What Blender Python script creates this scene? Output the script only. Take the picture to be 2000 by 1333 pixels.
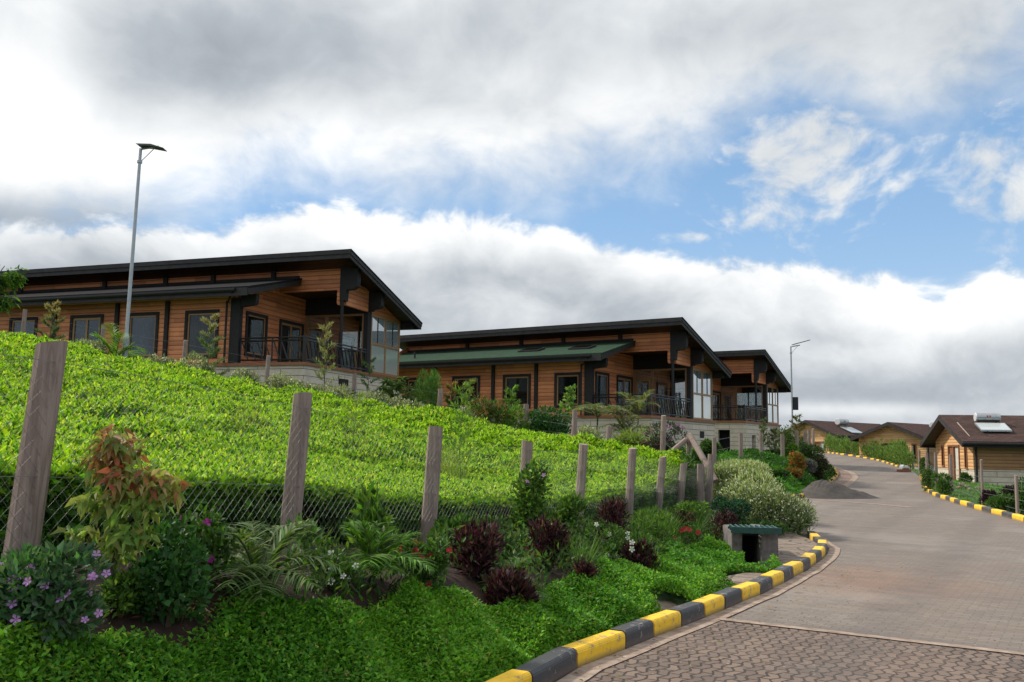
import bpy, bmesh, math, random
import numpy as np
from mathutils import Vector, Matrix
random.seed(7); RNG=np.random.default_rng(11)
S=bpy.context.scene; COL=S.collection
for o in list(bpy.data.objects): bpy.data.objects.remove(o)

# ------------------------------------------------------------------ camera
FPX=1804.; PIT=.1149; ROL=.0161; CZ=1.6
_F=np.array([0,math.cos(PIT),math.sin(PIT)]); _R0=np.array([1.,0,0]); _U0=np.array([0,-math.sin(PIT),math.cos(PIT)])
_R=_R0*math.cos(ROL)+_U0*math.sin(ROL); _U=_U0*math.cos(ROL)-_R0*math.sin(ROL)
CAMP=np.array([0,0,CZ])
cd=bpy.data.cameras.new('camera'); cam=bpy.data.objects.new('camera',cd); COL.objects.link(cam); S.camera=cam
cd.sensor_width=36; cd.lens=36*FPX/2000; cd.clip_end=6000; cd.clip_start=.05
cam.matrix_world=Matrix(((_R[0],_U[0],-_F[0],0),(_R[1],_U[1],-_F[1],0),(_R[2],_U[2],-_F[2],CZ),(0,0,0,1)))
def ray(x,y): return _F*FPX+_R*(x-1000)-_U*(y-666.5)
def at(x,y,Y): r=ray(x,y); return CAMP+r*Y/r[1]
S.render.resolution_x=1024; S.render.resolution_y=682

# ------------------------------------------------------------------ light, world
S.view_settings.view_transform='Standard'; S.view_settings.look='None'; S.view_settings.exposure=0.52; S.view_settings.gamma=1
SUN_AZ=-62; SUN_EL=42
sl=bpy.data.lights.new('sun','SUN'); sl.energy=2.9; sl.angle=math.radians(5); sl.color=(1,.93,.82)
so=bpy.data.objects.new('sun',sl); COL.objects.link(so)
sd=Vector((math.sin(math.radians(SUN_AZ))*math.cos(math.radians(SUN_EL)),math.cos(math.radians(SUN_AZ))*math.cos(math.radians(SUN_EL)),math.sin(math.radians(SUN_EL))))
so.rotation_euler=sd.to_track_quat('Z','Y').to_euler(); so.location=(0,0,60)

class NT:
    def __init__(s,nt): s.nt=nt
    def n(s,t,**k):
        x=s.nt.nodes.new(t)
        for a,b in k.items(): setattr(x,a,b)
        return x
    def put(s,sock,v):
        if hasattr(v,'links') or isinstance(v,bpy.types.NodeSocket): s.nt.links.new(v,sock)
        else: sock.default_value=v
    def m(s,op,a,b=None,c=None,clamp=False):
        x=s.n('ShaderNodeMath',operation=op); x.use_clamp=clamp
        s.put(x.inputs[0],a)
        if b is not None: s.put(x.inputs[1],b)
        if c is not None: s.put(x.inputs[2],c)
        return x.outputs[0]
    def v(s,op,a,b=None,out=0):
        x=s.n('ShaderNodeVectorMath',operation=op); s.put(x.inputs[0],a)
        if b is not None: s.put(x.inputs[1],b)
        return x.outputs[out]
    def mix(s,f,a,b,bt='MIX'):
        x=s.n('ShaderNodeMix',data_type='RGBA',blend_type=bt); s.put(x.inputs[0],f)
        s.put(x.inputs[6],a if not isinstance(a,tuple) else (*a[:3],1)); s.put(x.inputs[7],b if not isinstance(b,tuple) else (*b[:3],1))
        return x.outputs[2]
    def noise(s,vec,scale,detail=4,rough=.5,out=0,dist=0):
        x=s.n('ShaderNodeTexNoise'); s.put(x.inputs['Vector'],vec); x.inputs['Scale'].default_value=scale
        x.inputs['Detail'].default_value=detail; x.inputs['Roughness'].default_value=rough; x.inputs['Distortion'].default_value=dist
        return x.outputs[out]
    def ss(s,a,lo,hi,tlo=0.,thi=1.):
        x=s.n('ShaderNodeMapRange',interpolation_type='SMOOTHSTEP'); s.put(x.inputs[0],a)
        x.inputs[1].default_value=lo; x.inputs[2].default_value=hi; x.inputs[3].default_value=tlo; x.inputs[4].default_value=thi
        return x.outputs[0]
    def ramp(s,f,stops):
        x=s.n('ShaderNodeValToRGB'); s.put(x.inputs[0],f); e=x.color_ramp.elements
        while len(e)<len(stops): e.new(.5)
        for i,(p,c) in enumerate(stops): e[i].position=p; e[i].color=(*c,1)
        return x.outputs[0]

def uv_px(x,y):   # a world direction as azimuth, elevation in degrees
    r=ray(x,y); r=r/np.linalg.norm(r); return math.degrees(math.atan2(r[0],r[1])), math.degrees(math.asin(r[2]))
w=bpy.data.worlds.new('World'); S.world=w; w.use_nodes=True; wt=w.node_tree; wt.nodes.clear(); T_=NT(wt)
tc=T_.n('ShaderNodeTexCoord').outputs['Generated']
sx=T_.n('ShaderNodeSeparateXYZ'); wt.links.new(tc,sx.inputs[0])
AZ=T_.m('DEGREES',T_.m('ARCTAN2',sx.outputs[0],sx.outputs[1])); EL=T_.m('DEGREES',T_.m('ARCSINE',sx.outputs[2]))
cx=T_.n('ShaderNodeCombineXYZ'); wt.links.new(AZ,cx.inputs[0]); wt.links.new(EL,cx.inputs[1]); UV=cx.outputs[0]
def curve_of(pts):
    fc=T_.n('ShaderNodeFloatCurve'); wt.links.new(T_.m('MULTIPLY_ADD',AZ,1/80.,.5,clamp=True),fc.inputs['Value'])
    P=sorted((uv_px(x,y)[0]/80+.5, uv_px(x,y)[1]/50) for x,y in pts)
    P=[(0,P[0][1])]+P+[(1,P[-1][1])]; c=fc.mapping.curves[0]
    while len(c.points)<len(P): c.points.new(.5,.5)
    for i,p in enumerate(P): c.points[i].location=p; c.points[i].handle_type='AUTO'
    fc.mapping.update(); return T_.m('MULTIPLY',fc.outputs[0],50.)
def gauss(px,py,rx,ry,amp):
    u,v=uv_px(px,py); k=math.degrees(1/FPX)
    a=T_.v('SUBTRACT',UV,(u,v,0)); a=T_.v('MULTIPLY',a,(1/(rx*k),1/(ry*k),0)); d=T_.v('DOT_PRODUCT',a,a,1)
    return T_.m('MULTIPLY',T_.m('POWER',2.718,T_.m('MULTIPLY',d,-1.)),amp)
def total(L):
    r=L[0]
    for q in L[1:]: r=T_.m('ADD',r,q)
    return r
wUV=T_.v('MULTIPLY',UV,(1.,1.35,1.))
warp=T_.noise(wUV,.10,2,.5,1); wUV2=T_.v('ADD',wUV,T_.v('MULTIPLY',T_.v('SUBTRACT',warp,(.5,.5,.5)),(6,6,6)))
nA=T_.m('SUBTRACT',T_.noise(wUV2,.15,7,.5),.5); nB=T_.m('SUBTRACT',T_.noise(wUV2,.5,7,.56),.5)
nC=T_.m('SUBTRACT',T_.noise(T_.v('ADD',wUV2,(31,17,5)),.09,7,.55),.5)
bank=curve_of([(0,440),(250,425),(420,440),(560,395),(700,402),(850,412),(1010,432),(1200,470),(1310,500),(1500,505),(1700,530),(1850,552),(1950,512),(2000,520)])
upper=curve_of([(0,500),(250,470),(400,400),(640,335),(760,375),(900,365),(1050,372),(1200,335),(1330,290),(1480,215),(1600,190),(1750,220),(1900,200),(2000,150)])
bd=T_.m('ADD',T_.m('SUBTRACT',bank,EL),T_.m('ADD',T_.m('MULTIPLY',nB,3.2),T_.m('MULTIPLY',nA,2.2)))
mb=T_.ss(bd,-.35,.9)
ud=T_.m('ADD',T_.m('SUBTRACT',EL,upper),T_.m('ADD',T_.m('MULTIPLY',nA,8.),T_.m('MULTIPLY',nB,4.)))
mu=T_.ss(ud,-3.0,4.2)
wp=total([gauss(1570,390,150,115,1.0),gauss(1590,260,120,90,.9),gauss(1970,370,95,105,1.25),gauss(1480,300,60,80,.5),gauss(1350,465,70,14,.7),gauss(1820,250,200,50,.5)])
mw=T_.ss(T_.m('ADD',wp,T_.m('ADD',T_.m('MULTIPLY',nB,3.4),T_.m('MULTIPLY',nA,1.8))),.35,1.7)
mask=T_.m('MAXIMUM',T_.m('MAXIMUM',mb,mu),mw)
lowb=T_.m('SUBTRACT',bank,EL)      # degrees below the bank's edge
bb=total([T_.ss(lowb,.1,4.6,.98,.69),T_.m('MULTIPLY',nA,.34),T_.m('MULTIPLY',nB,.20),gauss(1750,610,260,45,.16),gauss(1700,690,160,30,.12),
  gauss(1780,770,300,34,-.08),gauss(1250,560,300,60,-.06),gauss(1000,600,150,45,.10),gauss(700,470,120,40,.12),gauss(70,500,240,80,-.20),gauss(1900,640,90,30,.1),gauss(1650,800,200,14,.16)])
bu=total([T_.m('MULTIPLY',nC,.30),T_.m('MULTIPLY',nA,.26),T_.m('MULTIPLY',nB,.08),gauss(400,110,300,110,-.24),gauss(900,60,420,90,-.12),gauss(60,180,110,230,.22),
  gauss(90,450,300,60,-.36),gauss(650,270,380,70,.12),gauss(1700,90,420,110,-.08),gauss(1250,180,260,90,.06),gauss(300,330,200,60,.14),gauss(1450,40,200,60,-.06)])
bu=T_.m('ADD',bu,.84)
bri=T_.m('ADD',T_.m('MULTIPLY',bb,mb),T_.m('MULTIPLY',bu,T_.m('SUBTRACT',1.,mb)))
bri=T_.m('MINIMUM',T_.m('MAXIMUM',bri,.30),1.02)
ccol=T_.ramp(bri,[(.30,(.16,.20,.245)),(.5,(.26,.285,.315)),(.66,(.39,.425,.46)),(.82,(.61,.635,.655)),(1,(.86,.865,.865))])
sky=T_.n('ShaderNodeTexSky',sky_type='NISHITA'); sky.sun_disc=False; sky.sun_elevation=math.radians(SUN_EL); sky.sun_rotation=math.radians(SUN_AZ)
sky.altitude=1500
blue=T_.mix(.75,T_.mix(1.,sky.outputs[0],(.42,.62,.88),'MULTIPLY'),T_.ramp(T_.m('MULTIPLY',EL,1/30.,clamp=True),[(.15,(4.2,5.6,6.9)),(.45,(2.6,4.2,6.1)),(.9,(1.3,2.7,4.8))]))
cl=T_.v('MULTIPLY',ccol,(9.0,9.0,9.0))
fin=T_.mix(mask,blue,cl)
fin=T_.mix(T_.ss(EL,-3.,-.3,1.,0.),fin,(.5,.6,.45))
bg=T_.n('ShaderNodeBackground'); bg.inputs[1].default_value=.1; wt.links.new(fin,bg.inputs[0])
wo=T_.n('ShaderNodeOutputWorld'); wt.links.new(bg.outputs[0],wo.inputs[0])
S.render.engine='CYCLES'

# ------------------------------------------------------------------ helpers
def tag(o,label=None,cat=None,group=None,kind=None):
    if label: o['label']=label
    if cat: o['category']=cat
    if group: o['group']=group
    if kind: o['kind']=kind
    return o
def empty(name,loc,rz=0,label=None,cat=None,group=None):
    o=bpy.data.objects.new(name,None); COL.objects.link(o); o.location=loc; o.rotation_euler=(0,0,rz); o.empty_display_size=.1
    return tag(o,label,cat,group)
def npmesh(name,V,loops,starts,mat,parent=None,colors=None,smooth=False):
    me=bpy.data.meshes.new(name); V=np.asarray(V,np.float32); loops=np.asarray(loops,np.int32).ravel()
    me.vertices.add(len(V)); me.vertices.foreach_set('co',V.ravel())
    me.loops.add(len(loops)); me.loops.foreach_set('vertex_index',np.asarray(loops,np.int32).ravel())
    me.polygons.add(len(starts)); me.polygons.foreach_set('loop_start',np.asarray(starts,np.int32))
    me.update(calc_edges=True)
    if colors is not None:
        a=me.color_attributes.new('col','FLOAT_COLOR','POINT'); c=np.ones((len(V),4),np.float32); c[:,:3]=colors; a.data.foreach_set('color',c.ravel())
    if smooth: me.polygons.foreach_set('use_smooth',np.ones(len(starts),bool))
    me.materials.append(mat); o=bpy.data.objects.new(name,me); COL.objects.link(o)
    if parent: o.parent=parent
    return o
class MB:
    def __init__(s): s.v=[]; s.f=[]
    def add(s,vs,fs):
        b=len(s.v); s.v+= [tuple(map(float,p)) for p in vs]; s.f+=[tuple(b+i for i in f) for f in fs]; return s
    def box(s,x0,x1,y0,y1,z0,z1):
        return s.add([(x0,y0,z0),(x1,y0,z0),(x1,y1,z0),(x0,y1,z0),(x0,y0,z1),(x1,y0,z1),(x1,y1,z1),(x0,y1,z1)],
          [(0,3,2,1),(4,5,6,7),(0,1,5,4),(1,2,6,5),(2,3,7,6),(3,0,4,7)])
    def prism(s,poly,ax,a,b):   # poly in the two other axes
        def P(p,t): return {'x':(t,p[0],p[1]),'y':(p[0],t,p[1]),'z':(p[0],p[1],t)}[ax]
        n=len(poly); return s.add([P(p,a) for p in poly]+[P(p,b) for p in poly],[tuple(range(n-1,-1,-1)),tuple(range(n,2*n))]+[(i,(i+1)%n,n+(i+1)%n,n+i) for i in range(n)])
    def tube(s,p,q,r0,r1=None,n=6,cap=True):
        r1=r0 if r1 is None else r1; p=Vector(p);q=Vector(q);d=(q-p).normalized(); a=d.orthogonal().normalized(); b=d.cross(a)
        vs=[p+(a*math.cos(2*math.pi*i/n)+b*math.sin(2*math.pi*i/n))*r0 for i in range(n)]+[q+(a*math.cos(2*math.pi*i/n)+b*math.sin(2*math.pi*i/n))*r1 for i in range(n)]
        fs=[(i,(i+1)%n,n+(i+1)%n,n+i) for i in range(n)]
        if cap: fs+= [tuple(range(n-1,-1,-1)),tuple(range(n,2*n))]
        return s.add(vs,fs)
    def poly(s,pts,r,n=6):
        for i in range(len(pts)-1):
            r0=r if not isinstance(r,list) else r[i]; r1=r if not isinstance(r,list) else r[i+1]
            s.tube(pts[i],pts[i+1],r0,r1,n)
        return s
    def obj(s,name,mat,parent=None,bevel=0,smooth=False):
        me=bpy.data.meshes.new(name); me.from_pydata(s.v,[],s.f); me.update()
        bm=bmesh.new(); bm.from_mesh(me); bmesh.ops.recalc_face_normals(bm,faces=bm.faces)
        if bevel: bmesh.ops.bevel(bm,geom=[e for e in bm.edges],offset=bevel,segments=2,affect='EDGES',clamp_overlap=True)
        bm.to_mesh(me); bm.free(); me.materials.append(mat)
        if smooth: me.polygons.foreach_set('use_smooth',np.ones(len(me.polygons),bool))
        o=bpy.data.objects.new(name,me); COL.objects.link(o)
        if parent: o.parent=parent
        return o

# ------------------------------------------------------------------ materials
def newmat(name):
    m=bpy.data.materials.new(name); m.use_nodes=True; nt=m.node_tree; N=NT(nt); b=nt.nodes['Principled BSDF']; return m,N,b
def bump(N,b,h,st,dist=.01):
    x=N.n('ShaderNodeBump'); x.inputs['Strength'].default_value=st; x.inputs['Distance'].default_value=dist; N.put(x.inputs['Height'],h); N.put(b.inputs['Normal'],x.outputs[0])
def simple(name,col,rough=.6,metal=0,nz=.15,scale=6,col2=None,bst=0,obj=True):
    m,N,b=newmat(name); tcn=N.n('ShaderNodeTexCoord').outputs['Object']; n=N.noise(tcn,scale,6,.6)
    c2=col2 or tuple(c*.55 for c in col); N.put(b.inputs['Base Color'],N.mix(N.ss(n,.5-.25,.5+.25,0,nz*2),col,c2))
    b.inputs['Roughness'].default_value=rough; b.inputs['Metallic'].default_value=metal
    if bst: bump(N,b,n,bst)
    return m
def logs(name,c1,c2,course=.19,joint=.012,rough=.55):
    m,N,b=newmat(name); o=N.n('ShaderNodeTexCoord').outputs['Object']; s=N.n('ShaderNodeSeparateXYZ'); N.put(s.inputs[0],o)
    zc=N.m('DIVIDE',s.outputs[2],course); fr=N.m('FRACT',zc); fl=N.m('FLOOR',zc)
    run=N.m('ADD',s.outputs[0],s.outputs[1])
    wn=N.n('ShaderNodeTexWhiteNoise',noise_dimensions='2D'); cc=N.n('ShaderNodeCombineXYZ'); N.put(cc.inputs[0],fl); N.put(cc.inputs[1],N.m('FLOOR',N.m('ADD',N.m('DIVIDE',run,2.7),N.m('MULTIPLY',fl,.37)))); N.put(wn.inputs['Vector'],cc.outputs[0])
    gv=N.n('ShaderNodeCombineXYZ'); N.put(gv.inputs[0],N.m('MULTIPLY',run,1.3)); N.put(gv.inputs[1],N.m('MULTIPLY',s.outputs[2],38.)); N.put(gv.inputs[2],N.m('MULTIPLY',fl,3.3))
    g=N.noise(gv.outputs[0],1.,6,.6); g2=N.noise(o,1.1,4,.6)
    kn=N.n('ShaderNodeTexVoronoi'); kv=N.n('ShaderNodeCombineXYZ'); N.put(kv.inputs[0],N.m('MULTIPLY',run,2.2)); N.put(kv.inputs[1],N.m('MULTIPLY',s.outputs[2],7.)); N.put(kn.inputs['Vector'],kv.outputs[0]); kn.inputs['Scale'].default_value=1.
    f=N.m('ADD',N.m('ADD',N.m('MULTIPLY',g,.55),N.m('MULTIPLY',wn.outputs[0],.3)),N.m('MULTIPLY',g2,.35),clamp=True)
    col=N.mix(N.ss(f,.3,.85),c1,c2); col=N.mix(N.ss(kn.outputs[0],.03,.13,.75,0.),col,tuple(c*.28 for c in c1))
    jt=N.m('MAXIMUM',N.ss(fr,0.,joint/course,1.,0.),N.ss(fr,1-joint/course,1.,0.,1.)); col=N.mix(N.m('MULTIPLY',jt,.75),col,(.02,.012,.008))
    N.put(b.inputs['Base Color'],col); b.inputs['Roughness'].default_value=rough
    rnd=N.m('SUBTRACT',1.,N.m('POWER',N.m('ABSOLUTE',N.m('MULTIPLY_ADD',fr,2.,-1.)),3.)); bump(N,b,N.m('ADD',rnd,N.m('MULTIPLY',g,.15)),.6,.03)
    return m
M={}
M['log']=logs('honey_brown_logs',(.78,.29,.118),(.42,.14,.055),.19,.018)
M['board']=logs('yellow_pine_boards',(.80,.47,.21),(.52,.28,.12),.17,.014)
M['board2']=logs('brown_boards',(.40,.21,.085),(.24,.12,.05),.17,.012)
M['dark']=simple('dark_stained_wood',(.009,.0085,.0095),.8,0,.4,9,(.022,.020,.021),.3)
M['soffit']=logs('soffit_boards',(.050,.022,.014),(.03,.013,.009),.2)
M['fascia']=simple('dark_fascia',(.014,.013,.015),.7,0,.5,4,(.032,.030,.033),.2)
M['frame']=simple('oiled_wood_frame',(.36,.20,.085),.5,0,.3,12)
M['trim']=simple('reddish_wood_trim',(.30,.12,.05),.6,0,.4,7,(.15,.06,.03))
M['rail']=simple('dark_painted_metal',(.020,.019,.020),.4,.3,.2,8)
M['steel']=simple('galvanised_steel',(.42,.45,.47),.4,.6,.3,5,(.3,.32,.34))
M['wire']=simple('fence_wire',(.24,.24,.23),.5,.3,.3,9)
M['film']=simple('frosted_glass_film',(.50,.60,.56),.12,0,.25,1.2,(.62,.68,.66))
def filmm():
    m,N,b=newmat('frosted_glass'); nt=m.node_tree; b.inputs['Base Color'].default_value=(.82,.90,.86,1); b.inputs['Roughness'].default_value=.15
    t=N.n('ShaderNodeBsdfTranslucent'); t.inputs[0].default_value=(.88,.96,.92,1); mx=N.n('ShaderNodeMixShader'); mx.inputs[0].default_value=.5
    N.put(mx.inputs[1],b.outputs[0]); N.put(mx.inputs[2],t.outputs[0]); g=N.n('ShaderNodeBsdfGlossy'); g.inputs['Roughness'].default_value=.06; g.inputs['Color'].default_value=(.95,.98,.97,1); fr=N.n('ShaderNodeFresnel'); fr.inputs[0].default_value=1.5; m3=N.n('ShaderNodeMixShader'); N.put(m3.inputs[0],N.m('MULTIPLY',fr.outputs[0],3.,clamp=True)); N.put(m3.inputs[1],mx.outputs[0]); N.put(m3.inputs[2],g.outputs[0])
    nt.links.new(m3.outputs[0],nt.nodes['Material Output'].inputs[0]); return m
M['film']=filmm()
M['curtain']=simple('pale_curtain',(.6,.6,.55),.8,0,.2,6)
M['curtain2']=simple('brown_curtain',(.20,.13,.08),.9,0,.2,6)
M['room']=simple('dim_room',(.10,.07,.05),.9,0,.5,1.)
M['lamphead']=simple('grey_lamp_housing',(.10,.11,.11),.5,.2,.2,6)
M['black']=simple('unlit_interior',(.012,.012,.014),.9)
M['conc']=simple('grey_concrete',(.21,.185,.18),.85,0,.5,14,(.11,.095,.09),.4)
M['edging']=simple('concrete_edging',(.42,.33,.265),.85,0,.6,7,(.22,.15,.11),.3)
M['grate']=simple('green_painted_metal',(.012,.075,.065),.45,.1,.4,14)
M['tank']=simple('brushed_tank_metal',(.5,.52,.54),.3,.7,.2,4)
M['coll']=simple('collector_glass',(.50,.55,.56),.08,0,.1,3)
M['red']=simple('red_print',(.5,.03,.04),.5)
M['white']=simple('white_plastic',(.58,.60,.60),.5)
M['stem']=simple('brown_stem',(.10,.07,.045),.8,0,.4,20)
M['gstem']=simple('green_stem',(.09,.13,.035),.7,0,.4,20)
M['soilheap']=simple('grey_sand',(.085,.074,.067),.95,0,.6,9,(.06,.052,.046),.8)
def shingle(name,c1,c2,sc=(3,6)):
    m,N,b=newmat(name); o=N.n('ShaderNodeTexCoord').outputs['Object']; br=N.n('ShaderNodeTexBrick'); s=N.n('ShaderNodeSeparateXYZ');N.put(s.inputs[0],o)
    cc=N.n('ShaderNodeCombineXYZ'); N.put(cc.inputs[0],s.outputs[sc[0]]); N.put(cc.inputs[1],s.outputs[sc[1]]); N.put(br.inputs['Vector'],cc.outputs[0])
    br.inputs['Scale'].default_value=1; br.inputs['Brick Width'].default_value=.33; br.inputs['Row Height'].default_value=.16; br.inputs['Mortar Size'].default_value=.008
    br.inputs['Color1'].default_value=(*c1,1); br.inputs['Color2'].default_value=(*c2,1); br.inputs['Mortar'].default_value=(*[c*.4 for c in c2],1)
    n=N.noise(o,3.,6,.7); N.put(b.inputs['Base Color'],N.mix(N.ss(n,.35,.7,0,.5),br.outputs[0],tuple(c*.6 for c in c1))); b.inputs['Roughness'].default_value=1.; b.inputs['Specular IOR Level'].default_value=.08
    bump(N,b,N.m('ADD',br.outputs['Fac'],n),.3,.01); return m
M['shin_dark']=shingle('charcoal_shingles',(.024,.024,.026),(.015,.015,.017),(0,1))
M['shin_green']=shingle('green_shingles',(.042,.078,.050),(.034,.066,.042),(0,1))
M['shin_brown']=shingle('brown_shingles',(.10,.065,.058),(.065,.042,.038),(1,0))
def stonewall():
    m,N,b=newmat('cream_cut_stone'); o=N.n('ShaderNodeTexCoord').outputs['Object']; s=N.n('ShaderNodeSeparateXYZ');N.put(s.inputs[0],o)
    br=N.n('ShaderNodeTexBrick'); cc=N.n('ShaderNodeCombineXYZ'); N.put(cc.inputs[0],N.m('ADD',s.outputs[0],s.outputs[1])); N.put(cc.inputs[1],s.outputs[2]); N.put(br.inputs['Vector'],cc.outputs[0])
    br.inputs['Scale'].default_value=1; br.inputs['Brick Width'].default_value=2.1; br.inputs['Row Height'].default_value=.27; br.inputs['Mortar Size'].default_value=.012
    br.inputs['Color1'].default_value=(.66,.59,.48,1); br.inputs['Color2'].default_value=(.58,.51,.42,1); br.inputs['Mortar'].default_value=(.07,.055,.045,1)
    n=N.noise(o,2.2,6,.65); N.put(b.inputs['Base Color'],N.mix(N.ss(n,.4,.75,0,.5),br.outputs[0],(.38,.32,.25))); b.inputs['Roughness'].default_value=.85
    bump(N,b,N.m('SUBTRACT',N.m('MULTIPLY',n,.3),br.outputs['Fac']),.5,.02); return m
M['stone']=stonewall()
def glassm(name,tr,tint,dark=(.015,.018,.02),fk=1.0):
    m,N,b=newmat(name); nt=m.node_tree; nt.nodes.remove(b)
    g=N.n('ShaderNodeBsdfGlossy'); g.inputs['Roughness'].default_value=.02; g.inputs['Color'].default_value=(.9,.93,.95,1)
    t=N.n('ShaderNodeBsdfTransparent'); t.inputs[0].default_value=(*tint,1)
    fr=N.n('ShaderNodeFresnel'); fr.inputs[0].default_value=1.5; mx=N.n('ShaderNodeMixShader'); N.put(mx.inputs[0],N.m('ADD',N.m('MULTIPLY',fr.outputs[0],fk),.0,clamp=True))
    base=t.outputs[0]
    if tr<1:
        d=N.n('ShaderNodeBsdfDiffuse'); d.inputs[0].default_value=(*dark,1); m2=N.n('ShaderNodeMixShader'); m2.inputs[0].default_value=tr; N.put(m2.inputs[1],d.outputs[0]); N.put(m2.inputs[2],t.outputs[0]); base=m2.outputs[0]
    N.put(mx.inputs[1],base); N.put(mx.inputs[2],g.outputs[0]); nt.links.new(mx.outputs[0],nt.nodes['Material Output'].inputs[0]); return m
M['pane']=glassm('dark_window_glass',.75,(.6,.65,.68),fk=.75)
M['painted_sky']=glassm('sun_room_glass_painted_sky',.5,(.86,.9,.92),(.62,.70,.74),4.)  # pale blue-grey diffuse puts a sky reflection into the upper panes' colour
M['clear']=glassm('clear_glass',1.,(.86,.9,.9),fk=6.)
def timber():
    m,N,b=newmat('weathered_post_timber'); o=N.n('ShaderNodeTexCoord').outputs['Object']; oi=N.n('ShaderNodeObjectInfo').outputs['Random']
    v=N.v('MULTIPLY',o,(26,26,1.6)); v=N.v('ADD',v,N.m('MULTIPLY',oi,40.)); g=N.noise(v,1.6,7,.65,0,.6); g2=N.noise(o,2.,4,.6)
    c=N.ramp(N.m('ADD',N.m('MULTIPLY',g,.7),N.m('MULTIPLY',g2,.3)),[(.32,(.14,.10,.083)),(.5,(.27,.205,.175)),(.68,(.38,.305,.262))]); N.put(b.inputs['Base Color'],c); b.inputs['Roughness'].default_value=.85; bump(N,b,g,.5,.008); return m
M['post']=timber()
def kerbm(name,col):
    m,N,b=newmat(name); o=N.n('ShaderNodeTexCoord').outputs['Object']; oi=N.n('ShaderNodeObjectInfo').outputs['Random']; v=N.v('ADD',o,N.m('MULTIPLY',oi,30.))
    n=N.noise(v,9.,8,.7); n2=N.noise(v,38.,4,.6); s=N.n('ShaderNodeSeparateXYZ');N.put(s.inputs[0],o)
    c=N.mix(N.ss(n,.42,.62,0.,.35),col,tuple(k*.62 for k in col)); c=N.mix(N.ss(N.m('ADD',n,N.m('MULTIPLY',n2,.35)),.75,.80,0.,.85),c,(.26,.23,.21))
    c=N.mix(N.m('MULTIPLY',N.ss(N.m('ADD',s.outputs[2],N.m('MULTIPLY',n,.05)),.03,.095,1.,0.),.7),c,(.17,.12,.09))
    N.put(b.inputs['Base Color'],c); b.inputs['Roughness'].default_value=.6; bump(N,b,N.m('ADD',n,n2),.35,.006); return m
M['kyellow']=kerbm('yellow_kerb_paint',(.95,.58,.02)); M['kblack']=kerbm('black_kerb_paint',(.052,.053,.058))
def leafm(name,tr=.3,rough=.45,spec=.4):
    m,N,b=newmat(name); nt=m.node_tree; a=N.n('ShaderNodeAttribute',attribute_name='col'); N.put(b.inputs['Base Color'],a.outputs['Color']); b.inputs['Roughness'].default_value=rough; b.inputs['Specular IOR Level'].default_value=spec
    t=N.n('ShaderNodeBsdfTranslucent'); N.put(t.inputs[0],N.v('MULTIPLY',a.outputs['Color'],(1.25,1.3,.6))); mx=N.n('ShaderNodeMixShader'); mx.inputs[0].default_value=tr
    N.put(mx.inputs[1],b.outputs[0]); N.put(mx.inputs[2],t.outputs[0]); nt.links.new(mx.outputs[0],nt.nodes['Material Output'].inputs[0]); return m
M['leaf']=leafm('leaf_surface',.36,.55,.25); M['petal']=leafm('petal_surface',.35,.6,.2)
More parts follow.
